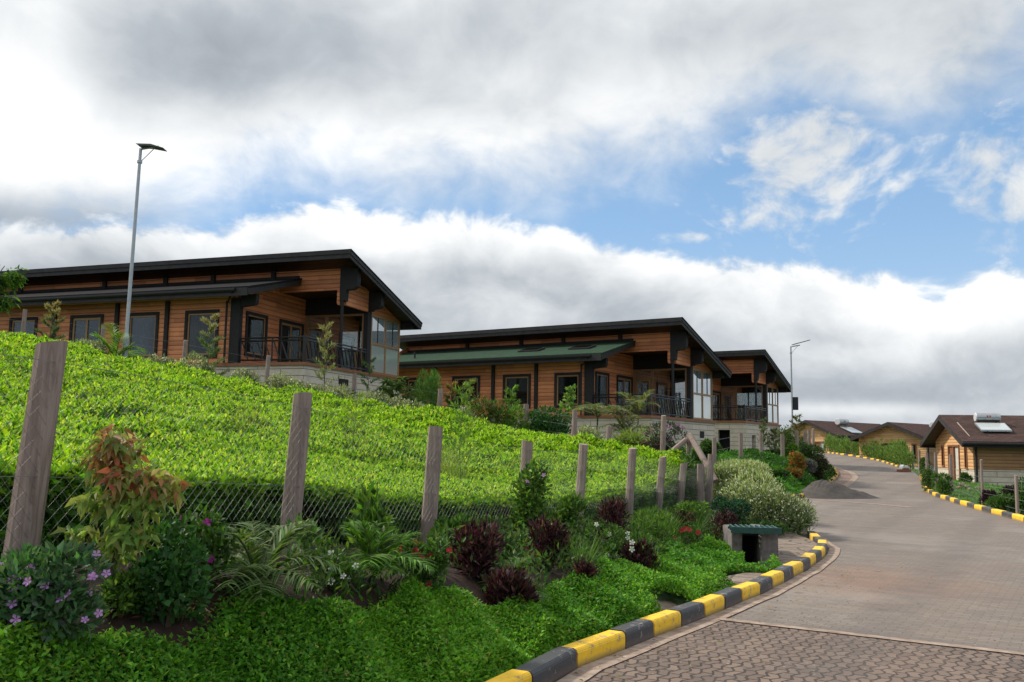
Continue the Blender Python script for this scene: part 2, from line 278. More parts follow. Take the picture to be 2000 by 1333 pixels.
def roadm(kind):
    m,N,b=newmat('block_paving_'+kind); o=N.n('ShaderNodeTexCoord').outputs['Object']
    rot=N.n('ShaderNodeVectorRotate',rotation_type='Z_AXIS'); N.put(rot.inputs['Vector'],o); rot.inputs['Angle'].default_value={'near':2.13,'far':.56,'apron':.9}[kind]
    wv=N.noise(o,14.,2,.5,1); sr=N.n('ShaderNodeSeparateXYZ'); N.put(sr.inputs[0],rot.outputs[0]); cz=N.n('ShaderNodeCombineXYZ'); N.put(cz.inputs[0],sr.outputs[0]); N.put(cz.inputs[1],N.m('ADD',sr.outputs[1],N.m('MULTIPLY',N.m('PINGPONG',sr.outputs[0],.1),.42 if kind=='near' else .2))); N.put(cz.inputs[2],sr.outputs[2])
    vv=N.v('ADD',cz.outputs[0],N.v('MULTIPLY',N.v('SUBTRACT',wv,(.5,.5,.5)),(.05,.05,0)))
    br=N.n('ShaderNodeTexBrick'); N.put(br.inputs['Vector'],vv); br.inputs['Scale'].default_value=1; br.inputs['Brick Width'].default_value=.17; br.inputs['Row Height'].default_value=.085; br.inputs['Mortar Size'].default_value=.011 if kind=='near' else .005; br.inputs['Mortar Smooth'].default_value=.4; br.inputs['Bias'].default_value=.0
    c={'near':((.20,.142,.108),(.125,.087,.067)),'far':((.215,.178,.148),(.165,.135,.112)),'apron':((.27,.165,.12),(.20,.12,.085))}[kind]
    br.inputs['Color1'].default_value=(*c[0],1); br.inputs['Color2'].default_value=(*c[1],1); br.inputs['Mortar'].default_value=(.032,.022,.017,1) if kind=='near' else (.095,.078,.066,1)
    n=N.noise(o,.55,6,.6); n2=N.noise(N.v('ADD',o,(9,4,2)),.33,6,.65); n3=N.noise(o,22.,5,.7); n4=N.noise(o,2.6,6,.65)
    col=N.mix(N.ss(n,.45,.72,0.,.45),br.outputs[0],(.21,.15,.115)); col=N.mix(N.ss(n2,.52,.68,0.,.4),col,(.30,.265,.235)); col=N.mix(N.ss(n4,.5,.7,0.,.35),col,(.12,.10,.09)); col=N.mix(N.ss(n3,.55,.75,0.,.3),col,(.27,.23,.195))
    if kind=='far':
        st=N.noise(N.v('MULTIPLY',rot.outputs[0],(.14,1.1,1.)),1.6,5,.6); col=N.mix(N.ss(st,.5,.68,0.,.42),col,(.115,.10,.093)); col=N.mix(N.ss(st,.30,.44,.35,0.),col,(.25,.21,.175))
        d=N.v('LENGTH',N.v('MULTIPLY',N.v('SUBTRACT',o,(4.5,12.0,0)),(.55,.5,0)),None,1); col=N.mix(N.m('MULTIPLY',N.ss(N.m('ADD',d,N.m('MULTIPLY',n4,1.2)),.5,1.9,1.,0.),.38),col,(.26,.125,.065))
    vo=N.n('ShaderNodeTexVoronoi'); N.put(vo.inputs['Vector'],o); vo.inputs['Scale'].default_value=1.3; sp_=N.ss(N.m('ADD',vo.outputs[0],N.m('MULTIPLY',n3,.25)),.17,.24,.55,0.); col=N.mix(sp_,col,(.07,.058,.052))
    vg=N.n('ShaderNodeTexVoronoi'); N.put(vg.inputs['Vector'],o); vg.inputs['Scale'].default_value=9.; col=N.mix(N.ss(vg.outputs[0],.05,.11,.7,0.),col,(.42,.37,.32))
    tr_=N.m('ABSOLUTE',N.m('SINE',N.m('ADD',N.m('MULTIPLY',N.v('DOT_PRODUCT',o,(.86,-.5,0),1),1.6),N.m('MULTIPLY',n,1.4)))); col=N.mix(N.m('MULTIPLY',N.ss(tr_,.80,1.),N.m('MULTIPLY',n4,.55)),col,(.10,.085,.078))
    N.put(b.inputs['Base Color'],col); b.inputs['Roughness'].default_value=.8; bump(N,b,N.m('SUBTRACT',N.m('MULTIPLY',n3,.25),br.outputs['Fac']),.7 if kind=='near' else .35,.012); return m
for k in ('near','far','apron'): M['road_'+k]=roadm(k)
def groundm():
    m,N,b=newmat('soil_and_grass'); o=N.n('ShaderNodeTexCoord').outputs['Object']; n=N.noise(o,3.2,9,.7); n2=N.noise(o,.5,5,.6)
    c=N.ramp(n,[(.3,(.016,.008,.006)),(.5,(.035,.017,.011)),(.7,(.075,.040,.025))]); g=N.ramp(n,[(.3,(.02,.05,.008)),(.7,(.06,.12,.02))])
    s=N.n('ShaderNodeSeparateXYZ');N.put(s.inputs[0],o); f=N.m('MAXIMUM',N.ss(N.m('SUBTRACT',s.outputs[0],N.m('MULTIPLY',s.outputs[1],.36)),1.0,2.5),N.ss(s.outputs[1],24.,30.)); N.put(b.inputs['Base Color'],N.mix(N.m('MULTIPLY',f,N.ss(n2,.3,.5,.6,1.)),c,g)); b.inputs['Roughness'].default_value=.95; bump(N,b,n,.8,.03); return m
M['ground']=groundm()
def pitchm():
    m,N,b=newmat('stone_pitching'); o=N.n('ShaderNodeTexCoord').outputs['Object']; v=N.n('ShaderNodeTexVoronoi',feature='DISTANCE_TO_EDGE'); v2=N.n('ShaderNodeTexVoronoi'); 
    for q in (v,v2): N.put(q.inputs['Vector'],N.v('ADD',o,N.v('MULTIPLY',N.noise(o,3.,3,.5,1),(.2,.2,.2)))); q.inputs['Scale'].default_value=2.6
    n=N.noise(o,12.,7,.7); c=N.mix(v2.outputs['Color'],(.20,.155,.12),(.27,.22,.18)); c=N.mix(N.ss(n,.4,.7,0,.6),c,(.11,.075,.055)); c=N.mix(N.ss(v.outputs[0],.01,.05,.8,0.),c,(.05,.035,.025))
    N.put(b.inputs['Base Color'],c); b.inputs['Roughness'].default_value=.9; bump(N,b,N.m('ADD',N.ss(v.outputs[0],0.,.1),N.m('MULTIPLY',n,.3)),.6,.04); return m
M['pitch']=pitchm()

# ------------------------------------------------------------------ terrain
RY=np.array([-2000,35,50,60,70,85,100,130,3000.]); RZ=np.array([0,0,.25,.55,.9,1.45,1.7,1.7,1.7])
def Rz(y): return np.interp(y,RY,RZ)
def gpr(px,py):  # where the line of sight meets the road profile
    Y=np.linspace(3,140,6000); r=ray(px,py); P=CAMP+np.outer(Y/r[1],r); d=P[:,2]-Rz(P[:,1]); i=np.argmax(d<0) if (d<0).any() else len(Y)-1
    return (float(P[i,0]),float(P[i,1]))
def gl(L): return [gpr(*p) for p in L]
KN=[(-4.6,-.5),(-2.6,1.9),(-1.25,3.95),(-.25,5.45)]+gl([(1087,1333),(1128,1305),(1222,1269.5),(1283,1243),(1338,1222.8),(1384,1204.6),(1421,1188.7),(1459,1172),(1488,1162),(1512,1148.5),(1537,1136),(1556,1124),(1575,1115.5),(1589,1104.5),(1605,1093),(1615,1082),(1618,1072)])+[(5.5,16.6),(5.75,17.6)]
BR_NEAR=[(6.0,18.8),(6.5,20.5),(6.6,22.5),(5.2,24.8),(2.5,26.3)]
BR_FAR=[(2.5,30.6),(6.5,31.4)]
KF=gl([(1500,974),(1522,974.5),(1556,974),(1577,972)])
KI=gl([(1577,972),(1592,966),(1606,957),(1618,949),(1629,941),(1636,934),(1638,928),(1636,922),(1628,915)])
KI2=gl([(1618,905),(1606,895),(1597,886)])
KR=[(7.2,-3),(8.9,6),(10.6,14)]+gl([(2000,1021),(1957,1009),(1925,1001),(1890,991),(1866,984),(1844,976),(1827,971),(1804,959),(1800,947),(1796,932),(1785,922)])
KR2=gl([(1757,914.5),(1744,910),(1726,904),(1706,899),(1689,896),(1665,892),(1642,889),(1619,886),(1600,884)])
POLY=np.array(KN+BR_NEAR+BR_FAR+KF+KI[1:]+KI2+KR2[::-1]+KR[::-1]+[(7.2,-6),(-6,-6)])
def inside(X,Y):
    c=np.zeros(X.shape,bool); n=len(POLY); j=n-1
    for i in range(n):
        xi,yi=POLY[i]; xj,yj=POLY[j]
        if yi!=yj:
            t=((yi>Y)!=(yj>Y))&(X<(xj-xi)*(Y-yi)/(yj-yi)+xi); c^=t
        j=i
    return c
def segd(X,Y,L,close=False):
    d=np.full(X.shape,1e9); L=list(L)+([L[0]] if close else [])
    for (ax,ay),(bx,by) in zip(L[:-1],L[1:]):
        vx,vy=bx-ax,by-ay; l=vx*vx+vy*vy+1e-9; t=np.clip(((X-ax)*vx+(Y-ay)*vy)/l,0,1); d=np.minimum(d,np.hypot(X-ax-t*vx,Y-ay-t*vy))
    return d
# fence along the road bank: x, distance, top px, lean
FENCE=[(102,4.6,671,.075),(592,7.0,770,.055),(851,9.2,835,.045),(1030,11.3,862,.04),(1140,13.2,868,.065),(1236,15.0,876,.065),(1295,16.9,893,.10),(1336,18.7,905,.11),(1368,19.4,907,.0),(1389,20.0,888,.06)]
FP=[]
for px,Y,py,ln in FENCE:
    p=at(px,py,Y); FP.append((p[0]-ln*1.2,Y,p[2]-1.2,p[2],ln))
F2=[(-120,29.5,585),(47,29,605),(200,28.5,635),(360,28,665),(522,27.5,695),(690,27,730),(858,26,760),(1025,25,790),(1120,24,802),(1187,23,832),(1293,22.4,812),(1343,21.4,847)]
GP=[]
for px,Y,py in F2:
    p=at(px,py,Y); GP.append((p[0],Y,p[2]-1.3,p[2]))
TF=[]  # tea top, front edge then back edge
for px,py,Y in [(-420,905,4.6),(0,930,5.2),(280,940,6.3),(560,958,7.7),(830,983,9.9),(1028,990,12.0),(1139,980,14.0),(1234,962,15.8),(1288,948,18.0),(1333,925,19.9)]: TF.append(at(px,py,Y))
TB=[]
for px,py,Y in [(-420,600,24.5),(0,650,25.5),(130,680,25.3),(240,705,25.2),(430,745,25),(560,766,24.8),(690,788,24.5),(850,806,24),(1000,846,23),(1220,874,21.6),(1340,900,21.0)]: TB.append(at(px,py,Y))
TF=np.array(TF);TB=np.array(TB)
def lerpc(A,n):
    s=np.r_[0,np.cumsum(np.hypot(*np.diff(A[:,:2],axis=0).T))]; t=np.linspace(0,s[-1],n); return np.stack([np.interp(t,s,A[:,i]) for i in range(3)],1)
# front and back matched by position along each edge
def teagrid(nu,nv):
    a=lerpc(TF,nu); b=lerpc(TB,nu); t=np.linspace(0,1,nv)[:,None,None]; return a[None]*(1-t)+b[None]*t
CT=[]
for x,y,z,_,_ in FP: CT.append((x,y,z))
CT+=[(-3.6,2.6,1.1),(-5.5,-2,1.0),(-4.2,3.4,1.1)]
for x,y,z,_ in GP: CT.append((x,y,z))
tg=teagrid(7,5)
for q in tg[1:].reshape(-1,3): CT.append((q[0],q[1],q[2]-.8))
H1=dict(o=(-8.09,35.8,4.79),th=19.6); H2=dict(o=(6.505,43.2,3.215),th=32.4); H3=dict(o=tuple(at(1454,822,60)),th=31.)
def hl(h,u,v): t=math.radians(h['th']); return (h['o'][0]+u*math.cos(t)+v*math.sin(t),h['o'][1]-u*math.sin(t)+v*math.cos(t))
for h,pts in ((H1,[(-22,-.5,4.3),(-12,-.5,4.1),(-6,-.5,3.9),(-3,-.7,3.7),(0.3,-.5,3.3),(.5,8,2.9),(-10,9,4.2)]),(H2,[(-14,-.5,2.75),(-8,-.5,2.7),(-3,-.6,2.1),(.4,-.4,1.5),(.5,8,1.2),(-8,9,2.4)]),(H3,[(-6,-.5,1.5),(0,-.5,1.2),(.5,8,1.2),(-6,9,1.6)])):
    for u,v,z in pts: CT.append((*hl(h,u,v),z))
CT+=[(2,28,1.0),(-3,32,2.3),(5.5,33,.7),(9,34.5,.5),(12.5,37,.6),(16,45,.9),(19.5,52,.9),(20,62,1.1),(24,75,1.4),(30,95,1.9),(10,38,1.2),(13,50,1.2),(5.2,20.5,.12),(5.6,19.3,.08),(6.2,21.5,.1),(4.2,17.5,.12),(3.4,15.6,.15),(3.4,13.4,-.1),(2.95,12.5,-.1),(3.7,13.2,-.05),(3.9,14.6,.0),(3.2,14.4,.05),(-30,20,5.2),(-30,45,6),(-50,30,7),(-20,60,4.5),(0,70,3),(-40,90,5),(0,110,3),(12,90,2.2)]
CT+=[(16,20,-.15),(14,8,-.1),(20,34,-.15),(26,46,-.12),(24,52,0),(33,62,.1),(36,76,-.1),(42,70,-.1),(45,90,.5),(40,100,1.2),(60,60,-.3),(60,20,-.3),(30,30,-.2),(60,110,.5),(25,10,-.2),(11,-4,-.1),(36,108,1.7)]
CT=np.array(CT); 
def _phi(r2): return .5*r2*np.log(r2+1e-9)
_c=CT[:,:2]/10.; n_=len(_c); K=_phi(((_c[:,None]-_c[None])**2).sum(-1))+np.eye(n_)*.01; Pm=np.c_[np.ones(n_),_c]
_A=np.block([[K,Pm],[Pm.T,np.zeros((3,3))]]); _w=np.linalg.solve(_A,np.r_[CT[:,2],0,0,0])
def Hh(X,Y):
    Xc=np.clip(X,-60,62);Yc=np.clip(Y,-6,112); q=np.stack([Xc,Yc],-1).reshape(-1,2)/10.; o=np.empty(len(q))
    for i in range(0,len(q),20000):
        s=q[i:i+20000]; o[i:i+20000]=_phi(((s[:,None]-_c[None])**2).sum(-1))@_w[:n_]+_w[n_]+s@_w[n_+1:]
    return o.reshape(X.shape)
def Tz(X,Y):
    X=np.asarray(X,float);Y=np.asarray(Y,float); d=np.where(inside(X,Y),0,segd(X,Y,POLY,True)); m=np.clip((d-.12)/1.1,0,1); m=m*m*(3-2*m); r=Rz(Y)
    h=np.clip(Hh(X,Y),-.6,8); return r+m*(h-r)
def tz(x,y): return float(Tz(np.array([x]),np.array([y]))[0])
def gp(px,py,lo=3,hi=110):
    Y=np.linspace(lo,hi,1200); r=ray(px,py); P=CAMP+np.outer(Y/r[1],r); d=P[:,2]-Tz(P[:,0],P[:,1]); i=np.argmax(d<0) if (d<0).any() else len(Y)-1
    return float(P[i,0]),float(P[i,1]),float(P[i,2])
def gridmesh(name,xs,ys,zf,mat,keep=None,kind='structure'):
    X,Y=np.meshgrid(xs,ys); Z=zf(X,Y); V=np.stack([X,Y,Z],-1).reshape(-1,3); nx,ny=len(xs),len(ys)
    i=np.arange(nx-1)[None]+nx*np.arange(ny-1)[:,None]; F=np.stack([i,i+1,i+1+nx,i+nx],-1).reshape(-1,4)
    o=npmesh(name,V,F,np.arange(len(F))*4,mat,smooth=True); tag(o,kind=kind); return o
def axis(lo,hi,st,far):
    a=np.arange(lo,hi+st/2,st); g=st*2*1.35**np.arange(40); s=np.cumsum(g); s=s[s<far]; return np.r_[(lo-s)[::-1],a,hi+s]
def trench(X,Y): return .55*np.exp(-(segd(X,Y,[(3.45,14.4),(3.48,13.3),(3.30,12.55)])/.19)**4)
def zter(X,Y): return -trench(X,Y)+ np.where(inside(X,Y)|(segd(X,Y,POLY,True)<.35),Tz(X,Y)-.03,Tz(X,Y)-.008)
def axis2(fine_lo,fine_hi,lo,hi,f,c,far):
    a=np.r_[np.arange(lo,fine_lo,c),np.arange(fine_lo,fine_hi,f),np.arange(fine_hi,hi+c/2,c)]; g=c*2*1.35**np.arange(40); s=np.cumsum(g); s=s[s<far]; return np.r_[(a[0]-s)[::-1],a,a[-1]+s]
gridmesh('ground',axis2(-6,7,-60,62,.12,.8,2500),axis2(2,20,-8,112,.12,.8,2500),zter,M['ground'])
def sheet(name,poly,mat,dz,step=1.0,kind='structure',zf=None):
    bm=bmesh.new(); vs=[bm.verts.new((x,y,0)) for x,y in poly]; bm.faces.new(vs); bmesh.ops.triangulate(bm,faces=bm.faces[:])
    P=np.array(poly); 
    for ax in (0,1):
        for c in np.arange(P[:,ax].min()+step,P[:,ax].max(),step):
            co=(c,0,0) if ax==0 else (0,c,0); no=(1,0,0) if ax==0 else (0,1,0)
            bmesh.ops.bisect_plane(bm,geom=bm.verts[:]+bm.edges[:]+bm.faces[:],plane_co=co,plane_no=no)
    X=np.array([v.co.x for v in bm.verts]);Y=np.array([v.co.y for v in bm.verts]); Z=(zf or (lambda a,b:Rz(b)))(X,Y)
    for v,z in zip(bm.verts,Z): v.co.z=z+dz
    bmesh.ops.recalc_face_normals(bm,faces=bm.faces)
    if sum(f.normal.z for f in bm.faces)<0: bmesh.ops.reverse_faces(bm,faces=bm.faces)
    me=bpy.data.meshes.new(name); bm.to_mesh(me); bm.free(); me.materials.append(mat); o=bpy.data.objects.new(name,me); COL.objects.link(o); return tag(o,kind=kind)
sheet('road',[tuple(p) for p in POLY],M['road_far'],0.0,1.2)
# nearer paving field below the concrete line
LA=gpr(1408,1210); LB=gpr(2000,1278); ld=np.array(LB)-np.array(LA); ld/=np.linalg.norm(ld)
npoly=[(-5.9,-5.5),(-4.25,-.5)]+[(x+.2,y-.05) for x,y in KN[1:9]]+[LA,tuple(np.array(LA)+ld*6.2),(6.9,-5.5)]
sheet('near_paving',npoly,M['road_near'],.004,1.5)
def ribbon(name,L,w,mat,dz,off=0.,kind='structure',h=0.0):
    L=[np.array(p,float) for p in L]; D=[0]; 
    a=lerpc(np.array([(p[0],p[1],0) for p in L]),max(3,int(sum(np.linalg.norm(L[i+1]-L[i]) for i in range(len(L)-1))/.3)))[:,:2]
    t=np.gradient(a,axis=0); t/=np.linalg.norm(t,axis=1)[:,None]+1e-9; nrm=np.stack([t[:,1],-t[:,0]],1)
    A=a+nrm*off; B=a+nrm*(off+w); V=np.r_[np.c_[A,Rz(A[:,1])+dz],np.c_[B,Rz(B[:,1])+dz]]; n=len(A); i=np.arange(n-1); F=np.stack([i,i+n,i+n+1,i+1],-1)
    o=npmesh(name,V,F,np.arange(len(F))*4,mat); tag(o,kind=kind); return o
ribbon('kerb_edging',KN,.17,M['edging'],.010,.02)
ribbon('paving_edge_strip',[LA,tuple(np.array(LA)+ld*6.0)],.11,M['edging'],.012)
ribbon('paving_edge_strip',gl([(1577,975),(1650,980),(1715,985),(1790,992)]),.28,M['edging'],.008)
AP=gl([(1632,912),(1668,923.5),(1677,932.6),(1668,943),(1654,953)])
ribbon('paving_edge_strip',AP,.3,M['edging'],.012)
sheet('paved_apron',AP+gl([(1610,958),(1618,951),(1629,943),(1636,936),(1639,928)]),M['road_apron'],.006,2.)

# ------------------------------------------------------------------ kerb stones
KSRC={}
def kerbstone(color,L):
    k=(color,round(L,2))
    if k not in KSRC:
        b=MB(); b.prism([(0,-.02),(0,.115),(.018,.14),(.15,.14),(.15,-.02)],'y',-L/2,L/2)
        o=b.obj('kerb_stone',M['k'+color],None,.006); KSRC[k]=o; return o
    o=KSRC[k].copy(); COL.objects.link(o); return o
ORD='first second third fourth fifth sixth seventh eighth ninth tenth eleventh twelfth thirteenth fourteenth fifteenth sixteenth seventeenth eighteenth nineteenth twentieth'.split()
TEN={20:'twenty',30:'thirty',40:'forty',50:'fifty'}
def ordw(i): return ORD[i-1] if i<=20 else (TEN[i//10*10]+'-'+ORD[i%10-1] if i%10 else {30:'thirtieth',40:'fortieth',50:'fiftieth'}[i])
def kerbline(L,start,seg,where,flip=1,frm='',rev=False):
    cnt={'yellow':0,'black':0}; made=[]
    A=np.array([(p[0],p[1],0) for p in L],float); s=np.r_[0,np.cumsum(np.hypot(*np.diff(A[:,:2],axis=0).T))]; tot=s[-1]; n=max(1,int(round(tot/seg))); st=tot/n
    f=lambda t:np.array([np.interp(t,s,A[:,0]),np.interp(t,s,A[:,1])]); c=start
    for i in range(n):
        a,b=f(i*st),f((i+1)*st); d=b-a; l=np.linalg.norm(d); m=(a+b)/2; col='yellow' if c%2 else 'black'; c+=1
        o=kerbstone(col,round(min(l,st)-.012,2)); 
        ang=math.atan2(d[1],d[0])+math.pi/2   # local -x faces the road
        if flip<0: ang+=math.pi
        o.location=(m[0],m[1],float(Rz(m[1]))+random.uniform(-.006,.004)); o.rotation_euler=(random.uniform(-.008,.008),math.asin(max(-.3,min(.3,0))),ang+random.uniform(-.012,.012)); 
        made.append((o,col))
    for o,col in (made[::-1] if rev else made):
        cnt[col]+=1; tag(o,'%s %s painted kerb stone %s, %s'%(ordw(cnt[col]),col,frm,where),'kerb stone','%s kerb stones %s'%(col,where))
kerbline(KN[:6],0,.8,'beside the near green bank',1,'from the paving line corner down',True)
kerbline(KN[5:7],1,.9,'the largest of them',1,'near the bottom')
kerbline(KN[6:],0,.6,'on the left kerb below the drain',1,'from the far end',True)
kerbline(KF,0,.62,'across the side road mouth',1,'from the left')
kerbline(KI[1:],1,.62,'round the planted island',1,'from the sand heap')
kerbline(KR[:-1],1,1.1,'on the right kerb',-1,'from the rubble pile',True)
kerbline(KR2,0,1.1,'below the tall hedge',-1,'from the rubble pile')

# ------------------------------------------------------------------ houses with high clerestory
def wallx(mb,u0,u1,v0,v1,z0,z1,ops):   # wall along x with openings (u0,u1,z0,z1)
    x=u0
    for a,b,c,d in sorted(ops):
        mb.box(x,a,v0,v1,z0,z1)
        if c>z0: mb.box(a,b,v0,v1,z0,c)
        if d<z1: mb.box(a,b,v0,v1,d,z1)
        x=b
    mb.box(x,u1,v0,v1,z0,z1)
def wally(mb,v0,v1,u0,u1,z0,z1,ops):
    y=v0
    for a,b,c,d in sorted(ops):
        mb.box(u0,u1,y,a,z0,z1)
        if c>z0: mb.box(u0,u1,a,b,z0,c)
        if d<z1: mb.box(u0,u1,a,b,d,z1)
        y=b
    mb.box(u0,u1,y,v1,z0,z1)
def framerect(mb,ax,p,a,b,c,d,w,t0,t1,mull=()):
    def bx(a0,a1,z0,z1):
        if ax=='x': mb.box(a0,a1,p+t0,p+t1,z0,z1)
        else: mb.box(p+t0,p+t1,a0,a1,z0,z1)
    bx(a,a+w,c,d); bx(b-w,b,c,d); bx(a+w,b-w,d-w,d); bx(a+w,b-w,c,c+w)
    for m in mull: bx(m-w/2,m+w/2,c+w,d-w)
def pane(par,ax,p,a,b,c,d,mat,name='pane'):
    m=MB(); (m.box(a,b,p-.006,p+.006,c,d) if ax=='x' else m.box(p-.006,p+.006,a,b,c,d)); return m.obj(name,mat,par)
def window_x(par,v,a,b,c,d,mull=0,mat='pane'):
    m=MB(); framerect(m,'x',v,a,b,c,d,.13,-.05,.06); w=m.obj('window',M['dark'],par)
    m=MB(); framerect(m,'x',v,a+.13,b-.13,c+.13,d-.13,.07 if mull==0 else .1,.0,.05,[(a+b)/2] if mull else ()); f=m.obj('frame',M['frame'],w); pane(w,'x',v+.03,a+.14,b-.14,c+.14,d-.14,M[mat])
def clerestory_house(h,Lx,roofmat,label,sky=False,base=-2.2,wins=(),front_posts=(),cposts=(),garage=False,film=True):
    r=empty('log_house',h['o'],-math.radians(h['th']),label,'house','timber houses with high clerestory roofs'); lean=M[roofmat]
    mb=MB()
    if garage:
        wallx(mb,-Lx,.06,-.06,.2,base,-.14,[(-1.75,-.95,base,-.6)]); wally(mb,.2,8.45,-.2,.06,base,-.14,[(1.4,2.3,base+.4,-.9),(5.0,5.8,-1.5,-.9)]); mb.box(-Lx,-.2,8.2,8.45,base,-.14)
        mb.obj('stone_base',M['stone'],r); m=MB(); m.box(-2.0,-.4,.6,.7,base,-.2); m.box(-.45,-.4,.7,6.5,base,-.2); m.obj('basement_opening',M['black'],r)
    else:
        wallx(mb,-Lx,.06,-.06,8.45,base,-.14,[]); mb.obj('stone_base',M['stone'],r)
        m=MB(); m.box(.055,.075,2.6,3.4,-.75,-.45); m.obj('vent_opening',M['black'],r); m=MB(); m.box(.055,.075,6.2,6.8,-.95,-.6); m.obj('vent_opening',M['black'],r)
    mb=MB(); mb.box(-Lx-.05,.14,-.14,8.53,-.14,-.02); mb.obj('floor_trim',M['trim'],r)
    mb=MB(); wallx(mb,-Lx,-3.3,0,.18,-.02,2.9,[w[:4] for w in wins]); mb.obj('front_wall',M['log'],r)
    for w in wins: window_x(r,0,*w)
    mb=MB(); mb.box(-Lx,-3.38,2.2,2.26,-.02,2.7) ; mb.box(-Lx,-3.38,.2,2.2,-.02,.0); mb.obj('interior',M['room'],r)
    for i,w in enumerate(wins):
        a,b_=w[0]+.12,w[1]-.12; k=[.18,.32,.10,.45][i%4]; mb=MB()
        for x0,x1 in ((a,a+(b_-a)*k),(b_-(b_-a)*k*.6,b_)):
            n_=max(3,int((x1-x0)/.06)); pts=[(x0+(x1-x0)*t/n_,.26+.02*(t%2)) for t in range(n_+1)]; mb.prism(pts+[(x,y+.01) for x,y in pts[::-1]],'z',w[2]+.1,w[3]-.08)
        mb.obj('curtain',M['curtain' if i%2 else 'curtain2'],r)
    mb=MB(); wally(mb,0.18,5.1,-3.38,-3.2,-.02,2.9,[(.6,2.1,.35,2.2),(3.0,4.9,-.02,2.2)]); mb.prism([(.18,2.903),(.30,2.903),(3.05,2.93),(3.05,3.70),(.18,3.02)],'x',-3.38,-3.2); mb.box(-3.38,-3.2,3.053,5.1,2.903,3.35); mb.obj('porch_wall',M['log'],r)
    m=MB(); framerect(m,'y',-3.2,.6,2.1,.35,2.2,.12,-.1,.05); w_=m.obj('window',M['dark'],r); m=MB(); framerect(m,'y',-3.2,.72,1.98,.47,2.08,.06,-.05,.0); m.obj('frame',M['frame'],w_); pane(w_,'y',-3.23,.74,1.96,.49,2.06,M['pane']); m=MB(); m.box(-3.34,-3.32,1.2,1.85,.47,2.08); m.obj('curtain',M['curtain'],w_)
    m=MB(); framerect(m,'y',-3.2,3.0,4.9,-.01,2.2,.12,-.1,.05); w_=m.obj('door',M['dark'],r); m=MB(); framerect(m,'y',-3.2,3.12,4.78,.03,2.08,.1,-.05,.0,[3.95]); m.obj('frame',M['frame'],w_); pane(w_,'y',-3.23,3.2,4.7,.1,2.0,M['pane']); m=MB(); m.box(-3.34,-3.32,3.25,3.8,.1,2.0); m.obj('curtain',M['curtain'],w_)
    # glazed wall of the sun room, glass corner and back
    def glazed(ax,p,a,b,cols,zt=2.62,low=None,rail=1.33,top=None):
        m=MB(); st=(b-a)/cols; framerect(m,ax,p,a,b,.0,zt,.09,-.05,.05,[a+st*i for i in range(1,cols)])
        def hb(z0,z1,a0=a+.09,b0=b-.09):
            (m.box(a0,b0,p-.045,p+.045,z0,z1) if ax=='x' else m.box(p-.045,p+.045,a0,b0,z0,z1))
        if rail: hb(rail-.05,rail+.05)
        g=m.obj('glazed_screen',M['frame'],r)
        if rail:
            pane(g,ax,p,a+.05,b-.05,.05,rail-.02,M['film' if low else 'clear'],'lower_pane'); pane(g,ax,p,a+.05,b-.05,rail+.02,zt-.05,M['painted_sky' if ax=='y' else 'clear'],'upper_pane')
        else: pane(g,ax,p,a+.05,b-.05,.05,zt-.05,M['clear'])
        return g
    g=glazed('x',5.1,-3.2,-.2,1,rail=None); m=MB(); m.box(-2.15,-2.05,5.04,5.16,.09,2.53); m.box(-3.11,-2.15,5.045,5.155,2.12,2.22); m.obj('door_frame',M['frame'],g)
    m=MB(); framerect(m,'x',5.1,-3.08,-2.2,.02,2.1,.11,-.07,-.01); m.obj('door',M['frame'],g)
    m=MB(); m.box(-3.2,-.1,5.02,5.2,2.62,3.6); m.obj('lintel',M['dark'],r)
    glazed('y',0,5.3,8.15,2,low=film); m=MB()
    for v in (5.98,7.45): m.box(-.02,.03,v-.02,v+.02,1.38,2.53)
    m.obj('glazing_bar',M['dark'],r)
    glazed('x',8.2,-3.2,-.1,3,low=True)
    m=MB(); m.prism([(5.1,2.62),(8.3,2.62),(8.3,2.68),(5.1,3.66)],'x',-.12,.04); m.obj('gable_infill',M['log'],r)
    m=MB(); m.box(-Lx,-3.2,8.2,8.35,-.02,2.6); m.prism([(0.18,-.02),(8.2,-.02),(8.2,2.6),(2.9,4.2),(0.18,2.9)],'x',-Lx,-Lx+.15); m.box(-3.38,-3.22,5.2,8.2,-.02,2.6); m.obj('rear_wall',M['log'],r)
    # clerestory
    m=MB(); wallx(m,-Lx,-.2,2.9,3.05,3.33,4.32,[]); m.prism([(-.34,3.33),(-.34,2.75),(-.28,2.68),(-.2,2.68),(-.2,3.33)],'y',2.9,3.04); m.obj('clerestory_wall',M['log'],r)
    m=MB(); m.box(-Lx,-2.2,2.86,2.9,3.78,4.02); m.obj('flashing_board',M['dark'],r)
    for u in cposts:
        m=MB(); m.box(u-.1,u+.1,2.8,2.9,3.7,4.36); m.obj('clerestory_post',M['dark'],r)
    m=MB(); m.prism([(3.05,2.68),(3.05,3.9),(5.1,3.64),(5.1,2.68)],'x',-.1,.04); m.obj('end_panel',M['log'],r)
    m=MB(); m.box(-3.2,-.12,3.05,5.1,3.36,3.42); m.obj('porch_ceiling',M['soffit'],r)
    # brackets and columns
    for nm,poly,v0,v1 in (('bracket',[(-.16,2.82),(.1,2.85),(.13,3.3),(.5,3.32),(.64,3.44),(.68,3.6),(.68,4.2),(-.16,4.32)],2.8,3.07),
                          ('bracket',[(-.1,2.72),(.18,2.72),(.22,2.8),(.55,2.82),(.66,2.95),(.66,3.52),(-.1,3.6)],4.98,5.28),
                          ('bracket',[(-.1,2.3),(.55,2.3),(.64,2.38),(.64,2.62),(-.1,2.62)],8.16,8.44)):
        m=MB(); m.prism(poly,'y',v0,v1); m.obj(nm,M['dark'],r)
